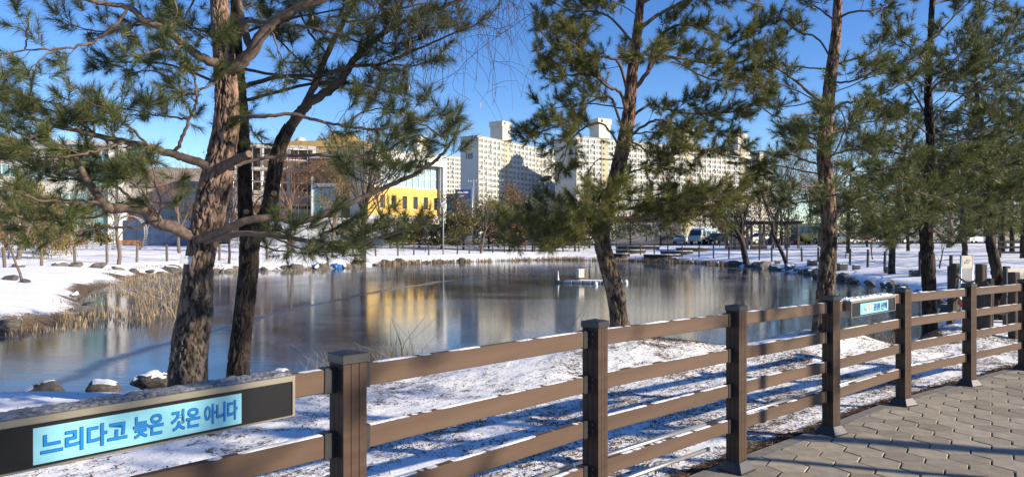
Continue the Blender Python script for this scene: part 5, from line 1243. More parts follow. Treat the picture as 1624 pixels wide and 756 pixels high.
# ------------------------------------------------------------------ rocks of the shore
def rock_mesh(seed):
    rg = np.random.default_rng(seed); bm = bmesh.new(); bmesh.ops.create_icosphere(bm, subdivisions=3, radius=1)
    k = rg.normal(0, 1, (7, 3))*[1, 1, .8]; k /= np.linalg.norm(k, axis=1)[:, None]; o = rg.uniform(0.5, 0.82, 7)
    for v in bm.verts:
        p = np.array(v.co)
        for n, d in zip(k, o):
            e = p@n
            if e > d: p = p-n*(e-d)*0.97
        p = p*(1+0.05*math.sin(p[0]*7+seed)+0.05*math.sin(p[1]*9+p[2]*6))
        v.co = p
    me = bpy.data.meshes.new('shore_rock'); bm.to_mesh(me); bm.free(); me.materials.append(M['rock']); return me
RK = [rock_mesh(s) for s in range(8)]
def rock_snow(me_i):
    """snow lying on the upper faces of a rock"""
    me = RK[me_i]; bm = bmesh.new(); bm.from_mesh(me); bm.normal_update()
    up = [f for f in bm.faces if f.normal.z < 0.72]; bmesh.ops.delete(bm, geom=up, context='FACES')
    for v in bm.verts: v.co += Vector((0, 0, 0.05))
    r = bmesh.ops.extrude_face_region(bm, geom=list(bm.faces)); 
    for v in [g for g in r['geom'] if isinstance(g, bmesh.types.BMVert)]: v.co.z -= 0.08
    m = bpy.data.meshes.new('snow'); bm.to_mesh(m); bm.free(); m.materials.append(M['fresh_snow']); return m
RS = [rock_snow(i) for i in range(8)]
def rock(p, sx, sy, sz, label, group=None, snow=0.5):
    i = random.randrange(8); o = obj('shore_rock', RK[i], None, None, (p[0], p[1], p[2]+sz*0.25)); o.scale = (sx, sy, sz); o.rotation_euler = (random.gauss(0, .15), random.gauss(0, .15), random.uniform(0, 6.28))
    tag(o, label, 'rock', group)
    if random.random() < snow: obj('snow', RS[i], None, o)
    return o
# near edge, seen over the light box
for px, py, s, lab in ((-20, 645, .30, 'boulder at the near water edge, first left of the fence sign'), (70, 628, .36, 'large snow-capped boulder at the near water edge, second along'), (165, 622, .36, 'flat snow-capped boulder at the near water edge beside the thick pine'), (240, 612, .36, 'tall snowy boulder touching the thick pine trunk'), (445, 602, .26, 'small snowy boulder right of the dark twin pine'), (20, 660, .2, 'low stone in the snow below the shore boulders')):
    q = 2.25*F_PX/(py-378); p = np.array([(px-812)/F_PX*q, q, -0.62]); rock(p, s*.9, s*.65, s*.42, lab, None, 1.0)
# left bank
for k, (px, py, s) in enumerate(((96, 421, .5), (118, 423, .55), (155, 424, .62), (188, 427, .45), (214, 430, .42), (238, 431, .4), (255, 433, .35), (16, 444, .4), (40, 448, .3), (30, 424, .5), (165, 480, .5), (140, 490, .5), (128, 497, .45), (118, 470, .35), (150, 468, .4), (10, 520, .5))):
    p = hit(px, py); rock(p, s*.95, s*.7, s*.42, 'dark boulder lying in the snow of the left bank', 'boulders on the left bank', 0.35)
# continuous edging round the far shore
sel = [i for i, (x, y) in enumerate(POND_S) if (y > 46 or (x > 12 and y > 22))]
P = POND_S[sel]; seg = np.r_[0, np.cumsum(np.linalg.norm(np.diff(P, axis=0), axis=1))]; s = 0.0
while s < seg[-1]:
    x, y = np.interp(s, seg, P[:, 0]), np.interp(s, seg, P[:, 1]); sc = random.choice((.2, .26, .33, .42, .55))*random.uniform(.85, 1.15)*(.6 if y < 38 else 1)
    if not (70 < y and -4 < x < 16):
        nrm = (np.array([x, y])-np.array([0, 45])); nrm /= np.linalg.norm(nrm)
        q = np.array([x, y])+nrm*random.uniform(0.0, 0.7)
        right = x > 12
        rock(np.array([q[0], q[1], -0.66]), sc*1.2, sc*.9, sc*.7, 'grey edging boulder on the right-hand shore below the pergola and pines' if right else 'grey edging boulder along the far shore below the rope fence', 'right shore edging' if right else 'far shore edging', 0.45)
    s += sc*random.uniform(1.5, 4.0)

# ------------------------------------------------------------------ reeds, grasses and litter
def blades(name, label, cat, P, H, Wd, mat, lean=0.12, parent=None, bend=0.0):
    """upright strips, two quads each"""
    n = len(P); a = rng.uniform(0, 6.28, n); ln = rng.normal(0, lean, (n, 2))*H[:, None]
    sx = np.stack([np.cos(a), np.sin(a), np.zeros(n)], 1)*Wd[:, None]/2
    mid = P+np.c_[ln*0.35, H*0.55]; top = P+np.c_[ln*(1+bend), H*(1-0.12*bend)]
    V = np.stack([P-sx, P+sx, mid-sx, mid+sx, top-sx*.6, top+sx*.6], 1).reshape(-1, 3)
    b = np.arange(n)[:, None]*6
    F = np.concatenate([b+[0, 1, 3, 2], b+[2, 3, 5, 4]], 0)
    o = world_part(name, V, F, mat); return tag(o, label, cat, kind='stuff')
def scatter_px(boxes, n):
    out = []
    for (x0, x1, y0, y1, m) in boxes:
        px = rng.uniform(x0, x1, m); py = rng.uniform(y0, y1, m)
        d = 2.3*F_PX/(py-378); out.append(np.stack([(px-812)/F_PX*d, d, np.full(m, -0.72)], 1))
    return np.concatenate(out)
def shore_band(cond, n, s0, s1):
    out = []
    while len(out) < n:
        i = rng.integers(0, len(POND_S)-1)
        if not cond(*POND_S[i]): continue
        p = POND_S[i]+(POND_S[i+1]-POND_S[i])*rng.uniform(); t = POND_S[i+1]-POND_S[i]; t = t/np.linalg.norm(t); nr = np.array([-t[1], t[0]])*(1 if A_ > 0 else -1)
        q = p+nr*rng.uniform(s0, s1); out.append((q[0], q[1], -0.73))
    return np.array(out)
# clumps of cut stubble along the left bank, in clusters
def clumps(P, per, rad):
    k = rng.integers(0, len(P), len(P)*per); Q = P[k]+np.c_[rng.normal(0, rad, (len(k), 2)), np.zeros(len(k))]; return Q
band = shore_band(lambda x, y: x < -11.2 and 16.5 < y < 49 and x > -24, 110, -0.2, 0.8)
c2 = scatter_px([(190, 290, 462, 500, 26), (170, 285, 440, 470, 70), (200, 300, 432, 450, 80), (300, 520, 425, 433, 80), (90, 240, 495, 520, 26), (230, 290, 480, 505, 14)], 0)
S1 = clumps(np.concatenate([band, c2]), 9, 0.16)
gz = ground(S1[:, 0], S1[:, 1]); S1[:, 2] = np.maximum(gz-.02, -0.74)
S1 = S1[gz < 0.05]
blades('reed_stubble', 'straw-coloured cut reed stubble along the left bank and shallows', 'reeds', S1, rng.uniform(.07, .22, len(S1)), rng.uniform(.015, .03, len(S1)), 'dry_reed', 0.06)
c3 = scatter_px([(215, 290, 470, 510, 26), (270, 292, 455, 500, 10), (600, 670, 500, 560, 0)], 0); S2 = clumps(c3, 5, 0.12)
blades('bent_reeds', 'long bent dry reed leaves standing in the ice of the left shallows', 'reeds', S2, rng.uniform(.5, 1.2, len(S2)), rng.uniform(.012, .02, len(S2)), 'dry_reed', 0.45, bend=0.5)
band = shore_band(lambda x, y: y > 60, 420, -0.2, 0.9); S3 = clumps(band, 7, 0.2); S3[:, 2] = np.maximum(ground(S3[:, 0], S3[:, 1])-.02, -.73)
blades('shore_stubble', 'dark dry stubble fringing the far shore', 'reeds', S3, rng.uniform(.15, .45, len(S3)), rng.uniform(.03, .05, len(S3)), 'dry_grass', 0.15)
# grasses on the near bank
band = shore_band(lambda x, y: y < 17 and -3 < x < 12, 120, -0.5, 0.7); S4 = clumps(band, 9, 0.10); S4[:, 2] = np.maximum(ground(S4[:, 0], S4[:, 1])-.02, -.73)
blades('bank_grass', 'thin dry grass stems along the near bank', 'grass', S4, rng.uniform(.2, .75, len(S4)), rng.uniform(.004, .008, len(S4)), 'dry_grass', 0.28, bend=0.4)
# two tall dry reeds by the water
for px, py, lab in ((645, 565, 'clump of tall arching dry reeds at the near water edge left of the mound'), (905, 560, 'thin tall dry reeds standing before the mound')):
    d = 11.6 if px < 700 else 12.3; b = np.array([(px-812)/F_PX*d, d, -.72]); n = 26 if px < 700 else 16
    PP = b+np.c_[rng.normal(0, .16, (n, 2)), np.zeros(n)]
    blades('dry_reeds', lab, 'reeds', PP, rng.uniform(.5, 1.25, n), rng.uniform(.008, .014, n), 'dry_reed' if px < 700 else 'dry_grass', .3, bend=.5)
# fallen leaves and needles on the snow behind the fence and along the kerb
def leaves(n):
    t = rng.uniform(0, 1, n); k = rng.integers(1, len(FN)-5, n); p = FN[k]+(FN[k+1]-FN[k])*t[:, None]
    tg = FN[k+1]-FN[k]; tg /= np.linalg.norm(tg, axis=1)[:, None]; nr = np.stack([-tg[:, 1], tg[:, 0]], 1)
    dist = np.where(rng.uniform(0, 1, n) < 0.30, np.abs(rng.normal(0.22, .055, n)), 0.2+rng.gamma(1.6, 1.4, n))
    q = p+nr*dist[:, None]; keep = (seg_dist(q[:, 0], q[:, 1], POND_S, True) > 0.2) & (q[:, 1] < 14) & (q[:, 1] > 1) & (np.abs(q[:, 0]) < 12)
    cl = fbm(q[:, 0], q[:, 1], 0.5, 3, 2)+rng.normal(0, .25, n); keep &= (cl > 0.0) | (dist < .42)
    return q[keep]
q = leaves(95000)
extra = rng.normal(0, 1, (2500, 2))*[0.55, 0.35]+[-1.15, 3.95]; extra2 = rng.normal(0, 1, (2000, 2))*[0.7, 0.3]+[2.3, 10.6]; extra3 = rng.normal(0, 1, (1500, 2))*[0.9, 0.5]+[6.6, 12.2]
q = np.concatenate([q, extra, extra2, extra3])
n = len(q); z = ground(q[:, 0], q[:, 1])+rng.uniform(.002, .014, n)
a = rng.uniform(0, 6.28, n); L_ = np.where(rng.uniform(0, 1, n) < .55, rng.uniform(.02, .05, n), rng.uniform(.05, .11, n)); W_ = np.where(L_ < .04, L_*.5, rng.uniform(.004, .009, n))
ux = np.stack([np.cos(a), np.sin(a), rng.normal(0, .22, n)], 1)*L_[:, None]/2; vx = np.stack([-np.sin(a), np.cos(a), rng.normal(0, .25, n)], 1)*W_[:, None]/2
c0 = np.c_[q, z]; V = np.stack([c0-ux, c0+vx+[0, 0, .004], c0+ux, c0-vx+[0, 0, .004]], 1).reshape(-1, 3)
o = world_part('leaf_litter', V, np.arange(4*n).reshape(-1, 4), 'fallen_leaf'); tag(o, 'brown fallen leaves and pine needles strewn on the snow', 'leaves', kind='stuff')

# ------------------------------------------------------------------ things on the ice
d = 2.3*F_PX/(449-378); pc = at(935, 449, d)
r = thing('floating_pontoon', 'floating pontoon of grey plastic cubes with snow on top', 'pontoon', (pc[0], d, -.7), math.radians(-14))
mb = MB(); mb.frustum(.24, .24, -.12, .13); cube_me = mb.mesh('float_cube', bevel=.05); cube_me.materials.append(M['pontoon_plastic'])
for i in range(-2, 4):
    for j in range(2): obj('float_cube', cube_me, None, r, (i*.5-.1, j*.5, 0))
sn = MB(); sn.box(-.6, 1.6, -.1, .68, .131, .15); sn.part('snow', 'fresh_snow', r, bevel=.02)
r2 = thing('white_box', 'pale upright metal box standing on the pontoon', 'box', (at(921, 440, d)[0], d+.25, -.57), math.radians(25))
mb = MB(); mb.tube([(0, 0, 0), (0, 0, .16)], .04, 8); mb.part('leg', 'grey_steel', r2); mb = MB(); mb.box(-.17, .17, -.13, .13, .15, .58); mb.part('cabinet', 'cream_board', r2, bevel=.01); mb = MB(); mb.box(-.19, .19, -.15, .15, .581, .6); mb.part('lid', 'white_plastic', r2)
r3 = thing('fountain_nozzle', 'small white fountain nozzle on a dark float beside the pontoon', 'nozzle', (at(885, 443, 37)[0], 37.0, -.7))
mb = MB(); mb.tube([(0, 0, -.05), (0, 0, .1), (0, 0, .14)], [.2, .2, .1], 12); mb.part('float', 'black_metal', r3); mb = MB(); mb.tube([(0, 0, .14), (0, 0, .3), (0, 0, .62)], [.07, .05, .012], 8); mb.part('nozzle', 'white_plastic', r3)
for px, py in ((993, 449), (945, 452)):
    dd = 2.3*F_PX/(py-378); mb = MB(); mb.tube([(0, 0, -.12), (0, 0, -.08), (0, 0, .02), (0, 0, .12), (0, 0, .17)], [.04, .09, .11, .08, .02], 12)
    o = mb.part('buoy', 'white_plastic', None, True, loc=((px-812)/F_PX*dd, dd, -.68)); tag(o, 'round white buoy frozen in at the end of the pontoon' if px > 960 else 'round white buoy floating in front of the pontoon', 'buoy', 'buoys at the pontoon')

# ------------------------------------------------------------------ park furniture on the far side
# curved seat walls
for x0, x1, y, lab in ((978, 1047, 394, 'upper left curved dark seat wall in the snow, farthest from the water'), (978, 1025, 400.5, 'middle left curved dark seat wall in the snow'), (972, 1000, 406.5, 'lowest left curved dark seat wall close to the shore'), (1075, 1126, 397, 'upper right curved dark seat wall in front of the black SUV'), (1050, 1101, 402.5, 'middle right curved dark seat wall'), (1023, 1082, 409, 'lowest right curved dark seat wall close to the shore')):
    p = hit((x0+x1)/2, y+1.5); L = (x1-x0)/F_PX*p[1]; r = thing('seat_wall', lab, 'seat', tuple(p), math.radians(-4))
    def arc(y0, y1, z0, z1, l=L):
        mb = MB(); n = 15; V = []; F = []
        for i in range(n):
            u = -1+2*i/(n-1); c = 0.9*(u*u); sh = 1 if 0 < i < n-1 else .5
            for yy in (y0, y1):
                for zz in (z0, z1): V.append((u*l/2, yy*sh+c, zz))
        for i in range(n-1):
            a = 4*i; b = a+4; F += [(a, a+1, b+1, b), (a+2, b+2, b+3, a+3), (a+1, a+3, b+3, b+1), (a, b, b+2, a+2)]
        F += [(0, 2, 3, 1), (4*n-4, 4*n-3, 4*n-1, 4*n-2)]; mb.add(V, F); return mb
    arc(-.3, .45, -.4, .32).part('base', 'grey_timber', r); arc(-.42, .5, .321, .42, L*1.03).part('seat_board', 'dark_timber', r); arc(-.25, .48, .421, .46, L*.98).part('snow', 'fresh_snow', r)
# pergola
pb = hit(1165, 396); r = thing('pergola', 'dark flat-roofed timber pergola in front of the parked cars', 'pergola', (pb[0], pb[1], pb[2]-.1), math.radians(-2))
W_ = 100/F_PX*pb[1]; H_ = 3.0
for i in range(6):
    for j in (0, 3.2): mb = MB(); x = i*W_/5; mb.box(x-.12, x+.12, j-.12, j+.12, 0, H_); mb.part('post', 'old_timber', r)
for j in (0, 3.2): mb = MB(); mb.box(-.4, W_+.4, j-.1, j+.1, H_+.001, H_+.22); mb.part('beam', 'dark_timber', r)
for i in range(22): mb = MB(); x = -.3+i*(W_+.6)/21; mb.box(x-.06, x+.06, -.7, 3.9, H_+.221, H_+.36); mb.part('rafter', 'dark_timber', r)
for i in (0, 2): 
    mb = MB(); mb.box(i*W_/5-.9, i*W_/5+.9, .3, .8, .15, .55); mb.part('bench', 'orange_timber', r)
# garden arches with benches
def garden_arch(label, pxl, pxr, py, bench_lab):
    a, b = hit(pxl, py), hit(pxr, py); w = np.linalg.norm((b-a)[:2]); c = (a+b)/2; th = math.atan2((b-a)[1], (b-a)[0])
    r = thing('garden_arch', label, 'arch', (c[0], c[1], min(a[2], b[2])-.1), th); R = w/2; zs = 1.9
    for y0 in (-.5, .5):
        th_ = np.linspace(0, math.pi, 17); pts = [(-R, y0, 0), (-R, y0, zs*.5)]+[(-R*math.cos(t), y0, zs+R*math.sin(t)) for t in th_]+[(R, y0, zs*.5), (R, y0, 0)]
        mb = MB(); mb.tube(pts, .055, 6); mb.part('hoop', 'grey_steel', r, True)
    for s in (-1, 1):
        for k in range(9): mb = MB(); z = .25+k*.22; mb.box(s*R-.03, s*R+.03, -.49, .49, z-.045, z+.045); mb.part('rung', 'grey_steel', r)
    for k in range(1, 12):
        t = math.pi*k/12; mb = MB(); x, z = -R*math.cos(t), zs+R*math.sin(t); mb.box(x-.04, x+.04, -.49, .49, z-.03, z+.03); mb.part('rung', 'grey_steel', r)
    q = thing('park_bench', bench_lab, 'bench', (c[0], c[1]-.25, min(a[2], b[2])-.05), th)
    for k in range(4): mb = MB(); mb.box(-w*.4, w*.4, -.25+k*.12, -.14+k*.12, .42, .47); mb.part('seat_slat', 'orange_timber', q)
    for k in range(3): mb = MB(); mb.box(-w*.4, w*.4, .26, .30, .55+k*.14, .67+k*.14); mb.part('back_slat', 'orange_timber', q)
    for s in (-1, 1): mb = MB(); mb.box(s*w*.36-.05, s*w*.36+.05, -.24, .25, 0, .419); mb.part('leg', 'grey_steel', q); mb = MB(); mb.box(s*w*.36-.03, s*w*.36+.03, .22, .259, .42, .96); mb.part('back_stay', 'grey_steel', q)
garden_arch('grey metal garden arch over the bench beside the thin tree', 179, 231, 396, 'orange timber bench under the arch beside the thin tree')
garden_arch('grey metal garden arch farther from the thick pine', 95, 147, 396, 'orange timber bench under the arch farther from the thick pine')
# square wooden planters / stools on the right shore
for px, py, s, lab in ((1233, 418, .5, 'small square dark planter under the leaning bare tree'), (1288, 421, .7, 'wide dark planter box left of the straight pine'), (1335, 428, .7, 'dark planter box just right of the straight pine'), (1358, 427, .5, 'small dark planter box farther right of the straight pine'), (1411, 432, .6, 'dark box at the foot of the leaning pine'), (1451, 437, .55, 'dark box left of the bushy dark-trunked pine')):
    p = hit(px, py); r = thing('planter_box', lab, 'planter', tuple(p-[0, 0, .05]), random.uniform(-.2, .2)); s *= .62; h = s*1.0
    for k in range(3): mb = MB(); z = k*h/3; mb.box(-s*.6, s*.6, -s*.5, s*.5, z+.01, z+h/3-.01); mb.part('plank_ring', 'grey_timber', r)
    mb = MB(); mb.box(-s*.56, s*.56, -s*.46, s*.46, h-.009, h+.03); mb.part('snow', 'fresh_snow', r, bevel=.01)
# mooring posts, ropes and life-saving stand on the right
mp = [('leaning dark mooring post nearest the bushy pine', 1507, 503, 13.3, 1.15, .06, .25), ('thick double mooring post of weathered timber', 1556, 516, 12.6, 1.2, .068, 0), ('short weathered post leaning against the double mooring post', 1568, 508, 12.9, .95, .055, .05), ('heavy mooring post beside the fence end', 1608, 515, 12.4, 1.15, .068, 0), ('slim dark post behind the leaning mooring post', 1508, 470, 17.5, 1.5, .06, 0), ('weathered square post behind the double post', 1553, 480, 15.5, 1.35, .06, 0)]
tops = []
for lab, px, py, d, h, rr, ln in mp:
    x = (px-812)/F_PX*d; z = g1(x, d); r = thing('mooring_post', lab, 'post', (x, d, z), .3)
    mb = MB(); mb.add(*(lambda q: (q.v, q.f))(MB().box(-rr, rr, -rr, rr, -.2, h))); mb.v = [(a+ln*max(c, 0)/h*.5, b, c) for a, b, c in mb.v]; mb.part('timber', 'grey_timber', r, bevel=.012)
    for k in (-1, 1): mb = MB(); mb.box(k*rr*.45-.012, k*rr*.45+.012, -rr-.004, -rr+.003, 0, h*.97); mb.v = [(a+ln*max(c, 0)/h*.5, b, c) for a, b, c in mb.v]; mb.part('groove_strip', 'dark_timber', r)
    tops.append(np.array([x+ln*.5, d, z+h]))
for i, j, dz in ((0, 1, .2), (1, 3, .22), (0, 1, .6), (1, 3, .65)):
    a, b = tops[i]-[0, 0, dz], tops[j]-[0, 0, dz]; t = np.linspace(0, 1, 13)[:, None]; W = a+(b-a)*t; W[:, 2] -= 4*t[:, 0]*(1-t[:, 0])*.14
    tb = TB(); tb.tube(W, .02, 6); o = tb.world('rope', 'rope'); tag(o, ('upper' if dz < .4 else 'lower')+{(0, 1): ' sagging grey rope from the leaning post to the double post', (1, 3): ' sagging grey rope from the double post to the heavy post'}[(i, j)], 'rope', 'mooring ropes')
x = (1533-812)/F_PX*16.5; z = g1(x, 16.5); r = thing('life_ring_stand', 'grey steel life-saving stand with a picture board', 'stand', (x, 16.5, z), .15)
for s in (-1, 1): mb = MB(); mb.tube([(s*.15, 0, -.1), (s*.15, 0, 1.62)], .02, 8); mb.part('upright', 'galvanised', r, True)
mb = MB(); mb.box(-.135, .135, -.02, .02, 1.32, 1.6); mb.part('picture_board', 'cream_board', r, bevel=.005); mb = MB(); mb.box(-.135, .135, -.02, .02, 1.03, 1.3); mb.part('lower_board', 'grey_steel', r, bevel=.005)
mb = MB(); mb.box(-.07, .05, -.026, -.021, 1.42, 1.47); mb.box(-.02, .09, -.026, -.021, 1.48, 1.52); mb.part('print', 'grey_steel', r)
mb = MB(); mb.box(-.13, .13, -.03, .03, .9, .93); mb.part('crossbar', 'galvanised', r)
r = thing('life_ring', 'red and white life ring hung on the steel stand', 'life ring', (x-.02, 16.5-.08, z+.66), .15)
def torus_seg(a0, a1, R=.24, rr=.055):
    th = np.linspace(a0, a1, 10); mb = MB(); mb.tube([(R*math.cos(t), 0, R*math.sin(t)) for t in th], rr, 8); return mb
for k in range(4): torus_seg(k*math.pi/2+.28, (k+1)*math.pi/2-.28).part('red_section', 'ring_red', r, True); torus_seg(k*math.pi/2-.27, k*math.pi/2+.27, rr=.057).part('white_band', 'white_plastic', r, True)
x = 11.15; d = 15.4; r = thing('notice_board', 'cream notice board on two timber posts beside the fence end', 'board', (x, d, g1(x, d)), .1)
for s in (-1, 1): mb = MB(); mb.box(s*.5-.05, s*.5+.05, -.05, .05, 0, 1.35); mb.part('post', 'grey_timber', r)
mb = MB(); mb.box(-.55, .55, -.09, -.051, .72, 1.3); mb.part('panel', 'cream_board', r, bevel=.01)
# railed deck far right
p0 = hit(1585, 409); r = thing('railed_deck', 'dark timber deck railing on the slope behind the notice board', 'railing', tuple(p0), -.12)
for k in range(5): mb = MB(); mb.box(k*1.5-.08, k*1.5+.08, -.08, .08, -.1, 1.15); mb.part('post', 'dark_timber', r)
for z in (.35, .7, 1.05): mb = MB(); mb.box(-.1, 6.1, -.13, -.081, z-.07, z+.07); mb.part('rail', 'dark_timber', r)
p0 = at(1550, 428, 21); r = thing('timber_wall', 'low dark timber retaining box behind the mooring posts', 'wall', (p0[0]-.1, 21, g1(p0[0], 21)-.05), -.05)
for k in range(3): mb = MB(); mb.box(0, 1.15, 0, .3, k*.27+.01, k*.27+.26); mb.part('plank', 'grey_timber', r)
mb = MB(); mb.box(.0, 1.15, .0, .3, .80, .84); mb.part('snow', 'fresh_snow', r, bevel=.01)
# small finds: tree tag, blue tarp
p = at(295, 412, 7.72); r = thing('tree_tag', 'small pale name plate nailed to the thick pine trunk', 'tag', tuple(p), .25)
mb = MB(); mb.box(-.06, .06, -.004, .004, -.045, .045); q = mb.part('plate', 'tag_white', r, bevel=.002); q.rotation_euler = (-.15, .12, 0); mb = MB(); mb.tube([(0, -.012, .03), (0, .1, .03)], .004, 6); mb.part('nail', 'grey_steel', r)
p = hit(532, 425); mb = MB(); bm = bmesh.new(); bmesh.ops.create_icosphere(bm, subdivisions=3, radius=1)
for v in bm.verts: v.co = Vector((v.co.x*.5, v.co.y*.35, max(v.co.z, -.2)*.32))*(1+.12*math.sin(v.co.x*9+v.co.y*7)+.08*math.sin(v.co.z*13))
me = bpy.data.meshes.new('tarp'); bm.to_mesh(me); bm.free(); o = obj('tarp', me, 'tarp_blue', None, tuple(p)); tag(o, 'crumpled blue tarp bundle on the shore stones', 'tarp')

# ------------------------------------------------------------------ bare trees, willow, shrubs
def bare_tree(name, label, base, H, r0, spread, mat, twig, seed, stems=1, levels=4, droop=0.0, leaf=None, leafn=0, leafs=0.06, group='bare trees behind the pond', kids=(5, 5, 4, 4), thin=1.0, lean=(0, 0), first=0.35):
    rg = np.random.default_rng(seed); base = np.asarray(base, float)
    root = thing(name, label, 'tree', tuple(base), 0, group); tr = TB(); tw = TB(); ends = []
    def grow(p, d, L, r, lev):
        n = 5; P = [p]; dd = d
        for i in range(n-1):
            dd = unit(dd+rg.normal(0, 0.13, 3)+np.array([0, 0, 0.06 if lev < 2 else -droop])); P.append(P[-1]+dd*L/(n-1))
        P = np.array(P); R = np.linspace(r, r*(0.55 if lev < levels-1 else 0.4), n)
        (tr if lev == 0 else tw).tube(P if lev < 3 else P[::2], R if lev < 3 else R[::2], 8 if lev == 0 else (4 if lev < 2 else 3))
        if lev >= levels-1:
            ends.append(P); return
        k = kids[lev]
        for q in range(k):
            f = rg.uniform(first if lev == 0 else 0.25, 1.0) if q < k-1 else 1.0
            pp = np.array([np.interp(f, np.linspace(0, 1, n), P[:, c]) for c in range(3)])
            a = rg.uniform(0, 6.28); perp = unit(np.cross(dd, [math.cos(a), math.sin(a), 0.3]))
            nd_ = unit(dd*rg.uniform(0.7, 1.2)+perp*spread*rg.uniform(0.6, 1.2)+np.array([0, 0, 0.15-droop]))
            grow(pp, nd_, L*rg.uniform(0.5, 0.78), max(np.interp(f, np.linspace(0, 1, n), R)*rg.uniform(.4, .65), 0.006*thin), lev+1)
    for s in range(stems):
        a = s*6.28/stems+rg.uniform(0, 1); d = unit([math.cos(a)*(0.25 if stems > 1 else 0.04)+lean[0], math.sin(a)*(0.25 if stems > 1 else 0.04)+lean[1], 1])
        grow(base-np.array([0, 0, .15])+np.array([math.cos(a), math.sin(a), 0])*(0.5*r0 if stems > 1 else 0), d, H*0.45, r0, 0)
    tr.world('trunk', mat, root); tw.world('crown', twig, root)
    if leaf:
        V = []
        E = np.concatenate(ends); k = rg.integers(0, len(E), leafn); c = E[k]+rg.normal(0, leafs*2.2, (leafn, 3)); a = rg.normal(0, 1, (leafn, 3)); b = rg.normal(0, 1, (leafn, 3))
        a /= np.linalg.norm(a, axis=1)[:, None]; b /= np.linalg.norm(b, axis=1)[:, None]; s_ = leafs*rg.uniform(.6, 1.4, (leafn, 1))
        if droop > .2: a = a*.25+np.array([0, 0, -1.0])
        V = np.stack([c-a*s_, c+b*s_*.45, c+a*s_, c-b*s_*.45], 1).reshape(-1, 3)
        world_part('foliage', V, np.arange(len(V)).reshape(-1, 4), leaf, root)
    return root
T = bare_tree
# far shore and beyond, from left to right
T('willow_tree', 'yellowish weeping willow at the far left of the bank', hit(28, 412), 7.5, .16, .7, 'twig_grey', 'twig_willow', 1, 1, 5, .32, 'willow_leaf', 5000, .10, kids=(6, 5, 4, 4, 3))
T('willow_tree', 'smaller yellow weeping willow standing nearer the arches', hit(72, 404), 6.0, .12, .7, 'twig_grey', 'twig_willow', 2, 1, 5, .32, 'willow_leaf', 3500, .09, kids=(5, 5, 4, 4, 3))
T('young_tree', 'thin young tree on the left bank in front of the willows', hit(36, 444), 4.2, .06, .5, 'twig_grey', 'twig_grey', 3, 1, 4, 0, group='thin young trees on the left bank')
T('young_tree', 'slim slightly bent tree beside the garden arch', hit(188, 419), 6.5, .14, .5, 'twig_grey', 'twig_grey', 4, 1, 4, 0, group='thin young trees on the left bank')
T('bare_tree', 'brown bare tree in front of the brown-roofed building', hit(285, 402), 9.0, .16, .6, 'twig_grey', 'twig_red', 5, 1, 5, 0, kids=(6, 5, 4, 3, 2))
T('bare_tree', 'reddish bare tree behind the left bank benches', hit(225, 394), 8.5, .15, .6, 'twig_grey', 'twig_red', 6, 1, 5, 0, 'rust_leaf', 1200, .1, kids=(6, 5, 4, 3, 2))
T('bare_tree', 'dark thin tree glimpsed between the two near pine trunks', hit(363, 418), 7.0, .11, .5, 'twig_dark', 'twig_dark', 7, 1, 5, 0)
G = hit(575, 414)
T('bare_tree', 'many-stemmed bare tree behind the round-headed pine at the water edge', (-14.2, 84, g1(-14.2, 84)), 15.0, .2, .55, 'twig_grey', 'twig_red', 8, 1, 5, 0, 'olive_leaf', 2600, .14, kids=(8, 6, 5, 3, 3), thin=1.6, first=.5)
T('bare_tree', 'bare tree with golden leaves beside the brown clad block', hit(528, 396), 13.0, .22, .55, 'twig_grey', 'twig_red', 9, 1, 5, .05, 'willow_leaf', 2600, .12, kids=(7, 6, 5, 4, 3), thin=1.5)
T('bare_tree', 'bare tree rising in front of the scaffolding', hit(465, 398), 12.0, .2, .55, 'twig_grey', 'twig_red', 10, 1, 5, 0, 'rust_leaf', 900, .1, kids=(7, 6, 5, 4, 2), thin=1.5)
T('bare_tree', 'pale branching bare tree at the far shore near the blue road sign', hit(762, 402), 7.0, .12, .6, 'twig_grey', 'twig_grey', 11, 1, 5, 0, kids=(6, 5, 4, 4, 2), thin=1.4)
T('bare_tree', 'bare tree between the road sign and the truck', hit(722, 392), 8.0, .13, .5, 'twig_grey', 'twig_red', 12, 1, 5, 0, kids=(6, 5, 4, 3, 2), thin=1.6)
T('bare_tree', 'black forked tree on the right shore in front of the pergola', hit(1184, 416), 7.5, .26, .5, 'twig_dark', 'twig_dark', 13, 2, 5, 0, 'olive_leaf', 1200, .1, kids=(5, 5, 4, 3, 2), first=.6)
T('bare_tree', 'black tree with a bent trunk on the right shore beside a dark planter', hit(1249, 419), 8.0, .17, .5, 'twig_dark', 'twig_dark', 14, 1, 5, 0, kids=(6, 5, 4, 3, 2), lean=(-.22, 0))
T('bare_tree', 'wide bare orange-brown tree above the pergola', hit(1220, 388), 17.0, .3, .6, 'twig_grey', 'twig_red', 15, 1, 5, .02, 'willow_leaf', 1800, .12, kids=(8, 6, 5, 3, 3), thin=2.0)
T('bare_tree', 'bare tree behind the straight pine', (38, 88, g1(38, 88)), 17.0, .3, .6, 'twig_grey', 'twig_grey', 16, 1, 5, 0, 'olive_leaf', 1200, .12, kids=(8, 6, 5, 3, 3), thin=2.0)
T('bare_tree', 'tall bare tree behind the bushy dark-trunked pine', (46, 75, g1(46, 75)), 18.0, .3, .6, 'twig_grey', 'twig_grey', 17, 1, 5, 0, kids=(8, 6, 5, 3, 3), thin=2.0)
T('bare_tree', 'tall bare tree near the right edge of the slope', (47, 68, g1(47, 68)), 17.0, .3, .6, 'twig_grey', 'twig_red', 18, 1, 5, 0, kids=(8, 6, 5, 3, 3), thin=2.0)
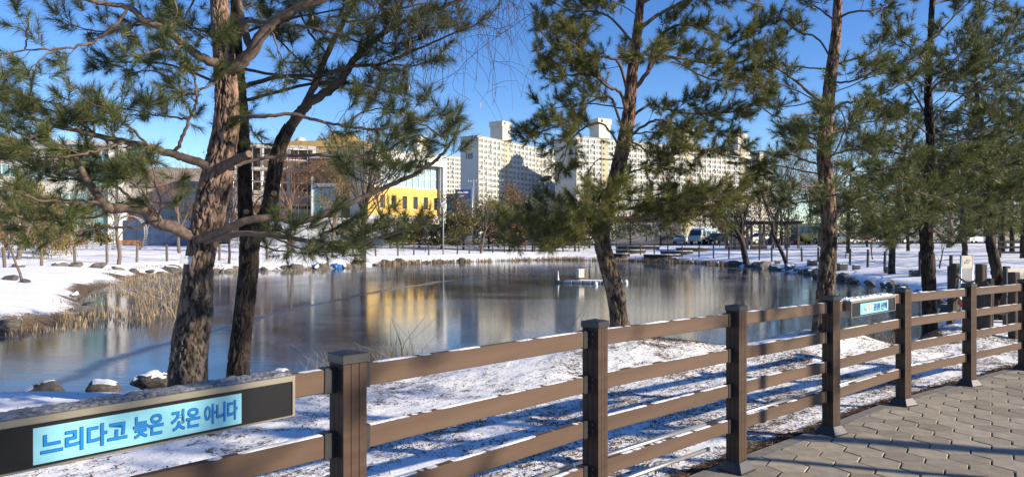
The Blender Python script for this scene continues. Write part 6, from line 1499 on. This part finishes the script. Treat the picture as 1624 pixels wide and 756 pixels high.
for k, (px, d, h, lab) in enumerate(((1290, 120, 15, 'bare tree beyond the yellow bus'), (1365, 112, 16, 'bare tree beyond the white saloon under the pines'), (1455, 118, 17, 'bare tree beyond the grey SUV'), (1515, 108, 16, 'bare tree left of the white low building'), (1585, 115, 17, 'bare tree in front of the white low building'), (1650, 100, 16, 'bare tree past the right end of the deck railing'), (1060, 135, 8, 'small bare tree behind the seat walls'), (330, 98, 12, 'bare tree in front of the brown pitched roof'), (120, 80, 9, 'bare tree before the tall teal windows'), (420, 96, 9, 'bare tree left of the scaffolding'))):
    x = (px-812)/F_PX*d; T('bare_tree', lab, (x, d, g1(x, d)), h, .22, .6, 'twig_grey', ('twig_red', 'twig_grey')[k % 2], 60+k, 1, 5, 0, ('olive_leaf', 'rust_leaf')[k % 2], 900, .14, kids=(8, 6, 5, 3, 3) if h > 11 else (6, 5, 4, 3, 2), thin=2.4)
for k, (px, py, h, lab) in enumerate(((674, 400, 3.6, 'staked sapling left of the far rope fence'), (751, 398, 3.4, 'staked sapling behind the far rope fence'), (1141, 392, 4.5, 'thin sapling beside the black SUV'), (1087, 391, 4.5, 'thin sapling in front of the camper van'), (1385, 412, 3.2, 'small bare sapling on the right slope'), (1490, 425, 2.8, 'bent bare sapling left of the life-ring stand'), (1341, 408, 3.0, 'small bare sapling behind the straight pine'))):
    T('sapling', lab, hit(px, py), h, .045, .5, 'twig_dark', 'twig_dark', 30+k, 1, 4, 0, group='saplings', kids=(4, 4, 3, 2), thin=1.2)
def shrub(label, base, w, h, mat, seed, n=2600, leaf=.13, trunk=True, group='evergreen trees and shrubs behind the far shore'):
    """evergreen: many uneven clumps of small leaves round short limbs"""
    rg = np.random.default_rng(seed); base = np.asarray(base, float); root = thing('evergreen_tree', label, 'tree', tuple(base), 0, group)
    tb = TB(); m = 22; cs = []
    for q in range(m):
        a = rg.uniform(0, 6.28); f = rg.uniform(.18, 1); rad = w/2*math.sqrt(max(.05, 1-(f-.35)**2*1.6))*rg.uniform(.35, 1); c = base+np.array([math.cos(a)*rad, math.sin(a)*rad, h*f]); cs.append(c)
        s_ = base+np.array([0, 0, h*f*.55]); tb.tube(wiggle(s_, c, 5, .05), np.linspace(.05, .015, 5), 4)
    tb.tube(np.array([base-[0, 0, .2], base+[0, 0, h*.4], base+[0, 0, h*.8]]), [.14, .1, .04], 7); tb.world('trunk', 'twig_dark', root)
    cs = np.array(cs); k = rg.integers(0, m, n); c = cs[k]+rg.normal(0, 1, (n, 3))*[w*.1, w*.1, h*.075]
    a = rg.normal(0, 1, (n, 3)); b = rg.normal(0, 1, (n, 3)); a /= np.linalg.norm(a, axis=1)[:, None]; b /= np.linalg.norm(b, axis=1)[:, None]; s_ = leaf*rg.uniform(.5, 1.5, (n, 1))
    V = np.stack([c-a*s_, c+b*s_*.5, c+a*s_, c-b*s_*.5], 1).reshape(-1, 3); world_part('crown', V, np.arange(len(V)).reshape(-1, 4), mat, root)
for k, (px, py, d, w, h, m, lab) in enumerate(((718, 0, 96, 4.5, 6.5, 'evergreen_leaf', 'dark conical evergreen beside the white truck'), (752, 0, 104, 5, 5.5, 'evergreen_leaf', 'dark evergreen behind the pale bare tree'), (790, 0, 92, 6, 7.0, 'olive_leaf', 'olive green rounded tree before the numbered block'), (822, 0, 96, 6, 6.5, 'olive_leaf', 'olive tree left of the park lamp'), (815, 0, 108, 5, 9.0, 'rust_leaf', 'russet-leaved tree behind the olive trees'), (858, 0, 90, 6.5, 6.0, 'evergreen_leaf', 'broad dark evergreen right of the park lamp'), (895, 0, 96, 6, 6.5, 'olive_leaf', 'mixed green tree left of the leaning tan pine'), (935, 0, 92, 6.5, 5.5, 'evergreen_leaf', 'dark evergreen behind the leaning tan pine'), (1000, 0, 100, 6, 6, 'evergreen_leaf', 'dark evergreen above the left seat walls'), (1048, 0, 102, 6, 5.5, 'evergreen_leaf', 'dark evergreen left of the white saloon'),
     (560, 0, 86, 7, 3.6, 'olive_leaf', 'clipped olive shrub before the white hoarding'), (630, 0, 86, 6, 3.8, 'olive_leaf', 'olive shrub before the yellow building'), (665, 0, 88, 5, 4.2, 'rust_leaf', 'russet shrub near the white truck'), (160, 0, 84, 3, 2.4, 'olive_leaf', 'low round shrub behind the garden arch'), (10, 0, 60, 5, 5.0, 'rust_leaf', 'russet thicket behind the far left willow'), (395, 0, 84, 6, 5, 'rust_leaf', 'russet thicket in front of the scaffolding'), (1310, 0, 96, 7, 8, 'evergreen_leaf', 'dark evergreen right of the yellow bus'), (1420, 0, 90, 8, 9, 'evergreen_leaf', 'large evergreen on the far right slope'), (1530, 0, 92, 8, 9, 'olive_leaf', 'large olive tree on the far right slope'), (1620, 0, 84, 8, 9, 'evergreen_leaf', 'large evergreen at the right end of the slope'), (1160, 0, 128, 6, 7, 'rust_leaf', 'russet tree beyond the pergola'), (742, 0, 150, 7, 9.5, 'evergreen_leaf', 'dark evergreen under the numbered end wall'), (775, 0, 156, 8, 10, 'rust_leaf', 'russet tree against the lit windows of the numbered block'), (838, 0, 152, 9, 9.5, 'evergreen_leaf', 'wide evergreen at the foot of the numbered block'), (880, 0, 150, 8, 8.5, 'rust_leaf', 'russet thicket between the two big apartment blocks'), (920, 0, 154, 9, 9, 'olive_leaf', 'olive tree at the foot of the long apartment block'), (965, 0, 148, 8, 8, 'rust_leaf', 'russet thicket behind the leaning pine trunk'), (1025, 0, 150, 9, 8.5, 'olive_leaf', 'olive tree over the red-roofed shop'), (1085, 0, 146, 8, 8, 'rust_leaf', 'russet tree over the camper van'), (1130, 0, 150, 8, 8.5, 'evergreen_leaf', 'evergreen over the black SUV'), (300, 0, 100, 6, 5, 'olive_leaf', 'olive thicket before the brown pitched roof'), (700, 0, 86, 4, 3.5, 'evergreen_leaf', 'low dark shrub beside the slim park lamp'), (735, 0, 84, 5, 4.2, 'olive_leaf', 'olive shrub behind the staked sapling'), (775, 0, 86, 5, 4.5, 'evergreen_leaf', 'dark shrub behind the pale branching tree'), (808, 0, 84, 5, 4.0, 'rust_leaf', 'russet shrub behind the far rope fence'), (845, 0, 83, 5, 4.2, 'olive_leaf', 'olive shrub right of the russet shrub'), (880, 0, 85, 5, 4.6, 'evergreen_leaf', 'dark shrub near the middle of the far bank'), (912, 0, 84, 5, 4.0, 'olive_leaf', 'olive shrub beside the leaning pine crown'), (1165, 0, 98, 5, 5.0, 'evergreen_leaf', 'dark shrub at the near end of the pergola'), (1240, 0, 97, 5, 6.0, 'evergreen_leaf', 'dark evergreen between the pergola and the bus'), (1375, 0, 84, 6, 6.5, 'olive_leaf', 'olive tree on the slope behind the planters'), (1475, 0, 80, 6, 7, 'evergreen_leaf', 'dark evergreen on the slope behind the bushy pine'), (1570, 0, 78, 6, 7, 'olive_leaf', 'olive tree on the slope above the railed deck'), (1205, 0, 140, 9, 11, 'rust_leaf', 'russet tree behind the pergola roof'), (1250, 0, 134, 9, 12, 'olive_leaf', 'olive tree behind the yellow bus'), (1345, 0, 130, 9, 11, 'olive_leaf', 'olive tree beyond the black SUV under the pines'), (210, 0, 96, 6, 6, 'rust_leaf', 'russet thicket behind the garden arches'), (60, 0, 82, 7, 6, 'olive_leaf', 'olive thicket before the white building'))):
    x = (px-812)/F_PX*d; shrub(lab, (x, d, g1(x, d)), w, h, m, 100+k, 2600, .14)

r = thing('lamp_post', 'slim lamp post beside the path that casts the thin shadow across the pavers', 'lamp', (9.0, 3.1, pathz(0, 3.1)))
mb = MB(); mb.tube([(0, 0, -.03), (0, 0, .3), (0, 0, .31), (0, 0, 4.2)], [.1, .1, .055, .045], 12); mb.part('shaft', 'grey_steel', r, True)
mb = MB(); mb.frustum(.1, .2, 4.2, 4.5); mb.frustum(.22, .05, 4.501, 4.6); mb.part('lamp_head', 'white_plastic', r)
# pines on the bank past the right edge of the view; their long shadows cross the slope
src = next(o for o in C.objects if o.get('label') == 'round-headed pine behind the railed deck')
for k, (x, y) in enumerate(((26, 25), (31, 33), (36, 40), (33, 46), (43, 50), (40, 57), (50, 58), (54, 66), (61, 72))):
    o = copy_tree(src); o.location = (x, y, g1(x, y)); o.rotation_euler[2] = k*1.3; o['label'] = 'pine of the grove on the bank beyond the railed deck'; o['group'] = 'grove beyond the deck'
# weeping willow overhead: trunk behind the viewer, one limb arching over the fence with bare hanging twigs
wb = np.array([2.2, -3.6, g1(2.2, -3.6)+.09]); r = thing('overhanging_willow', 'bare willow twigs hanging down over the pond from a limb overhead', 'tree', tuple(wb))
tp = [wb-[0, 0, .2], wb+[0, .1, 1.5], wb+[-.1, .4, 3.2], wb+[-.3, 1.2, 5.0]]
bark_trunk('trunk', tp, [.26, .23, .2, .15], 'bark_dark', r, 32, .06, .08, .015, .3)
lp = catmull([wb+[-.3, 1.2, 5.0], wb+[-1.0, 4.0, 6.6], wb+[-1.8, 7.5, 7.4], wb+[-2.6, 10.5, 7.3], wb+[-3.4, 12.5, 6.6]], 8)
tb = TB(); tb.tube(lp, np.linspace(.13, .03, len(lp)), 8); lim = tb.world('limb', 'limb_bark_dark', r)
tw = TB(); lv = []
for k in range(75):
    f = rng.uniform(.5, 1); p = np.array([np.interp(f, np.linspace(0, 1, len(lp)), lp[:, c]) for c in range(3)])
    tx = rng.uniform(560, 860); end_y = rng.uniform(20, 185)*(0.45 if tx > 800 else 1)
    e = at(tx, end_y, rng.uniform(7.0, 9.0)); mid = p*.45+e*.55; mid[2] = p[2]*.45+e[2]*.55+rng.uniform(.2, .8); mid[0] += rng.normal(0, .7)
    W = catmull([p, mid, e+[0, 0, .45]+rng.normal(0, .04, 3), e], 7); tw.tube(W, np.linspace(.006, .0016, len(W)), 3)
    for q in range(rng.integers(2, 6)):
        i = rng.integers(len(W)//2, len(W)-1); b = W[i]; dd = unit(W[i+1]-W[i]+rng.normal(0, .8, 3)); l = rng.uniform(.3, .8); tw.tube(np.array([b, b+dd*.4*l, b+dd*.7*l+[0, 0, -.1*l], b+dd*.9*l+[0, 0, -.35*l]]), [.003, .0023, .0018, .0013], 3)
    for q in range(rng.integers(0, 4)): lv.append(W[rng.integers(len(W)//2, len(W))])
tw.world('twigs', 'twig_dark', r)
lv = np.array(lv); n = len(lv); a = rng.normal(0, .3, (n, 3))+[0, 0, -1]; b = rng.normal(0, 1, (n, 3)); b /= np.linalg.norm(b, axis=1)[:, None]
V = np.stack([lv, lv+a*.035+b*.008, lv+a*.075, lv+a*.035-b*.008], 1).reshape(-1, 3); world_part('withered_leaves', V, np.arange(len(V)).reshape(-1, 4), 'fallen_leaf', r)
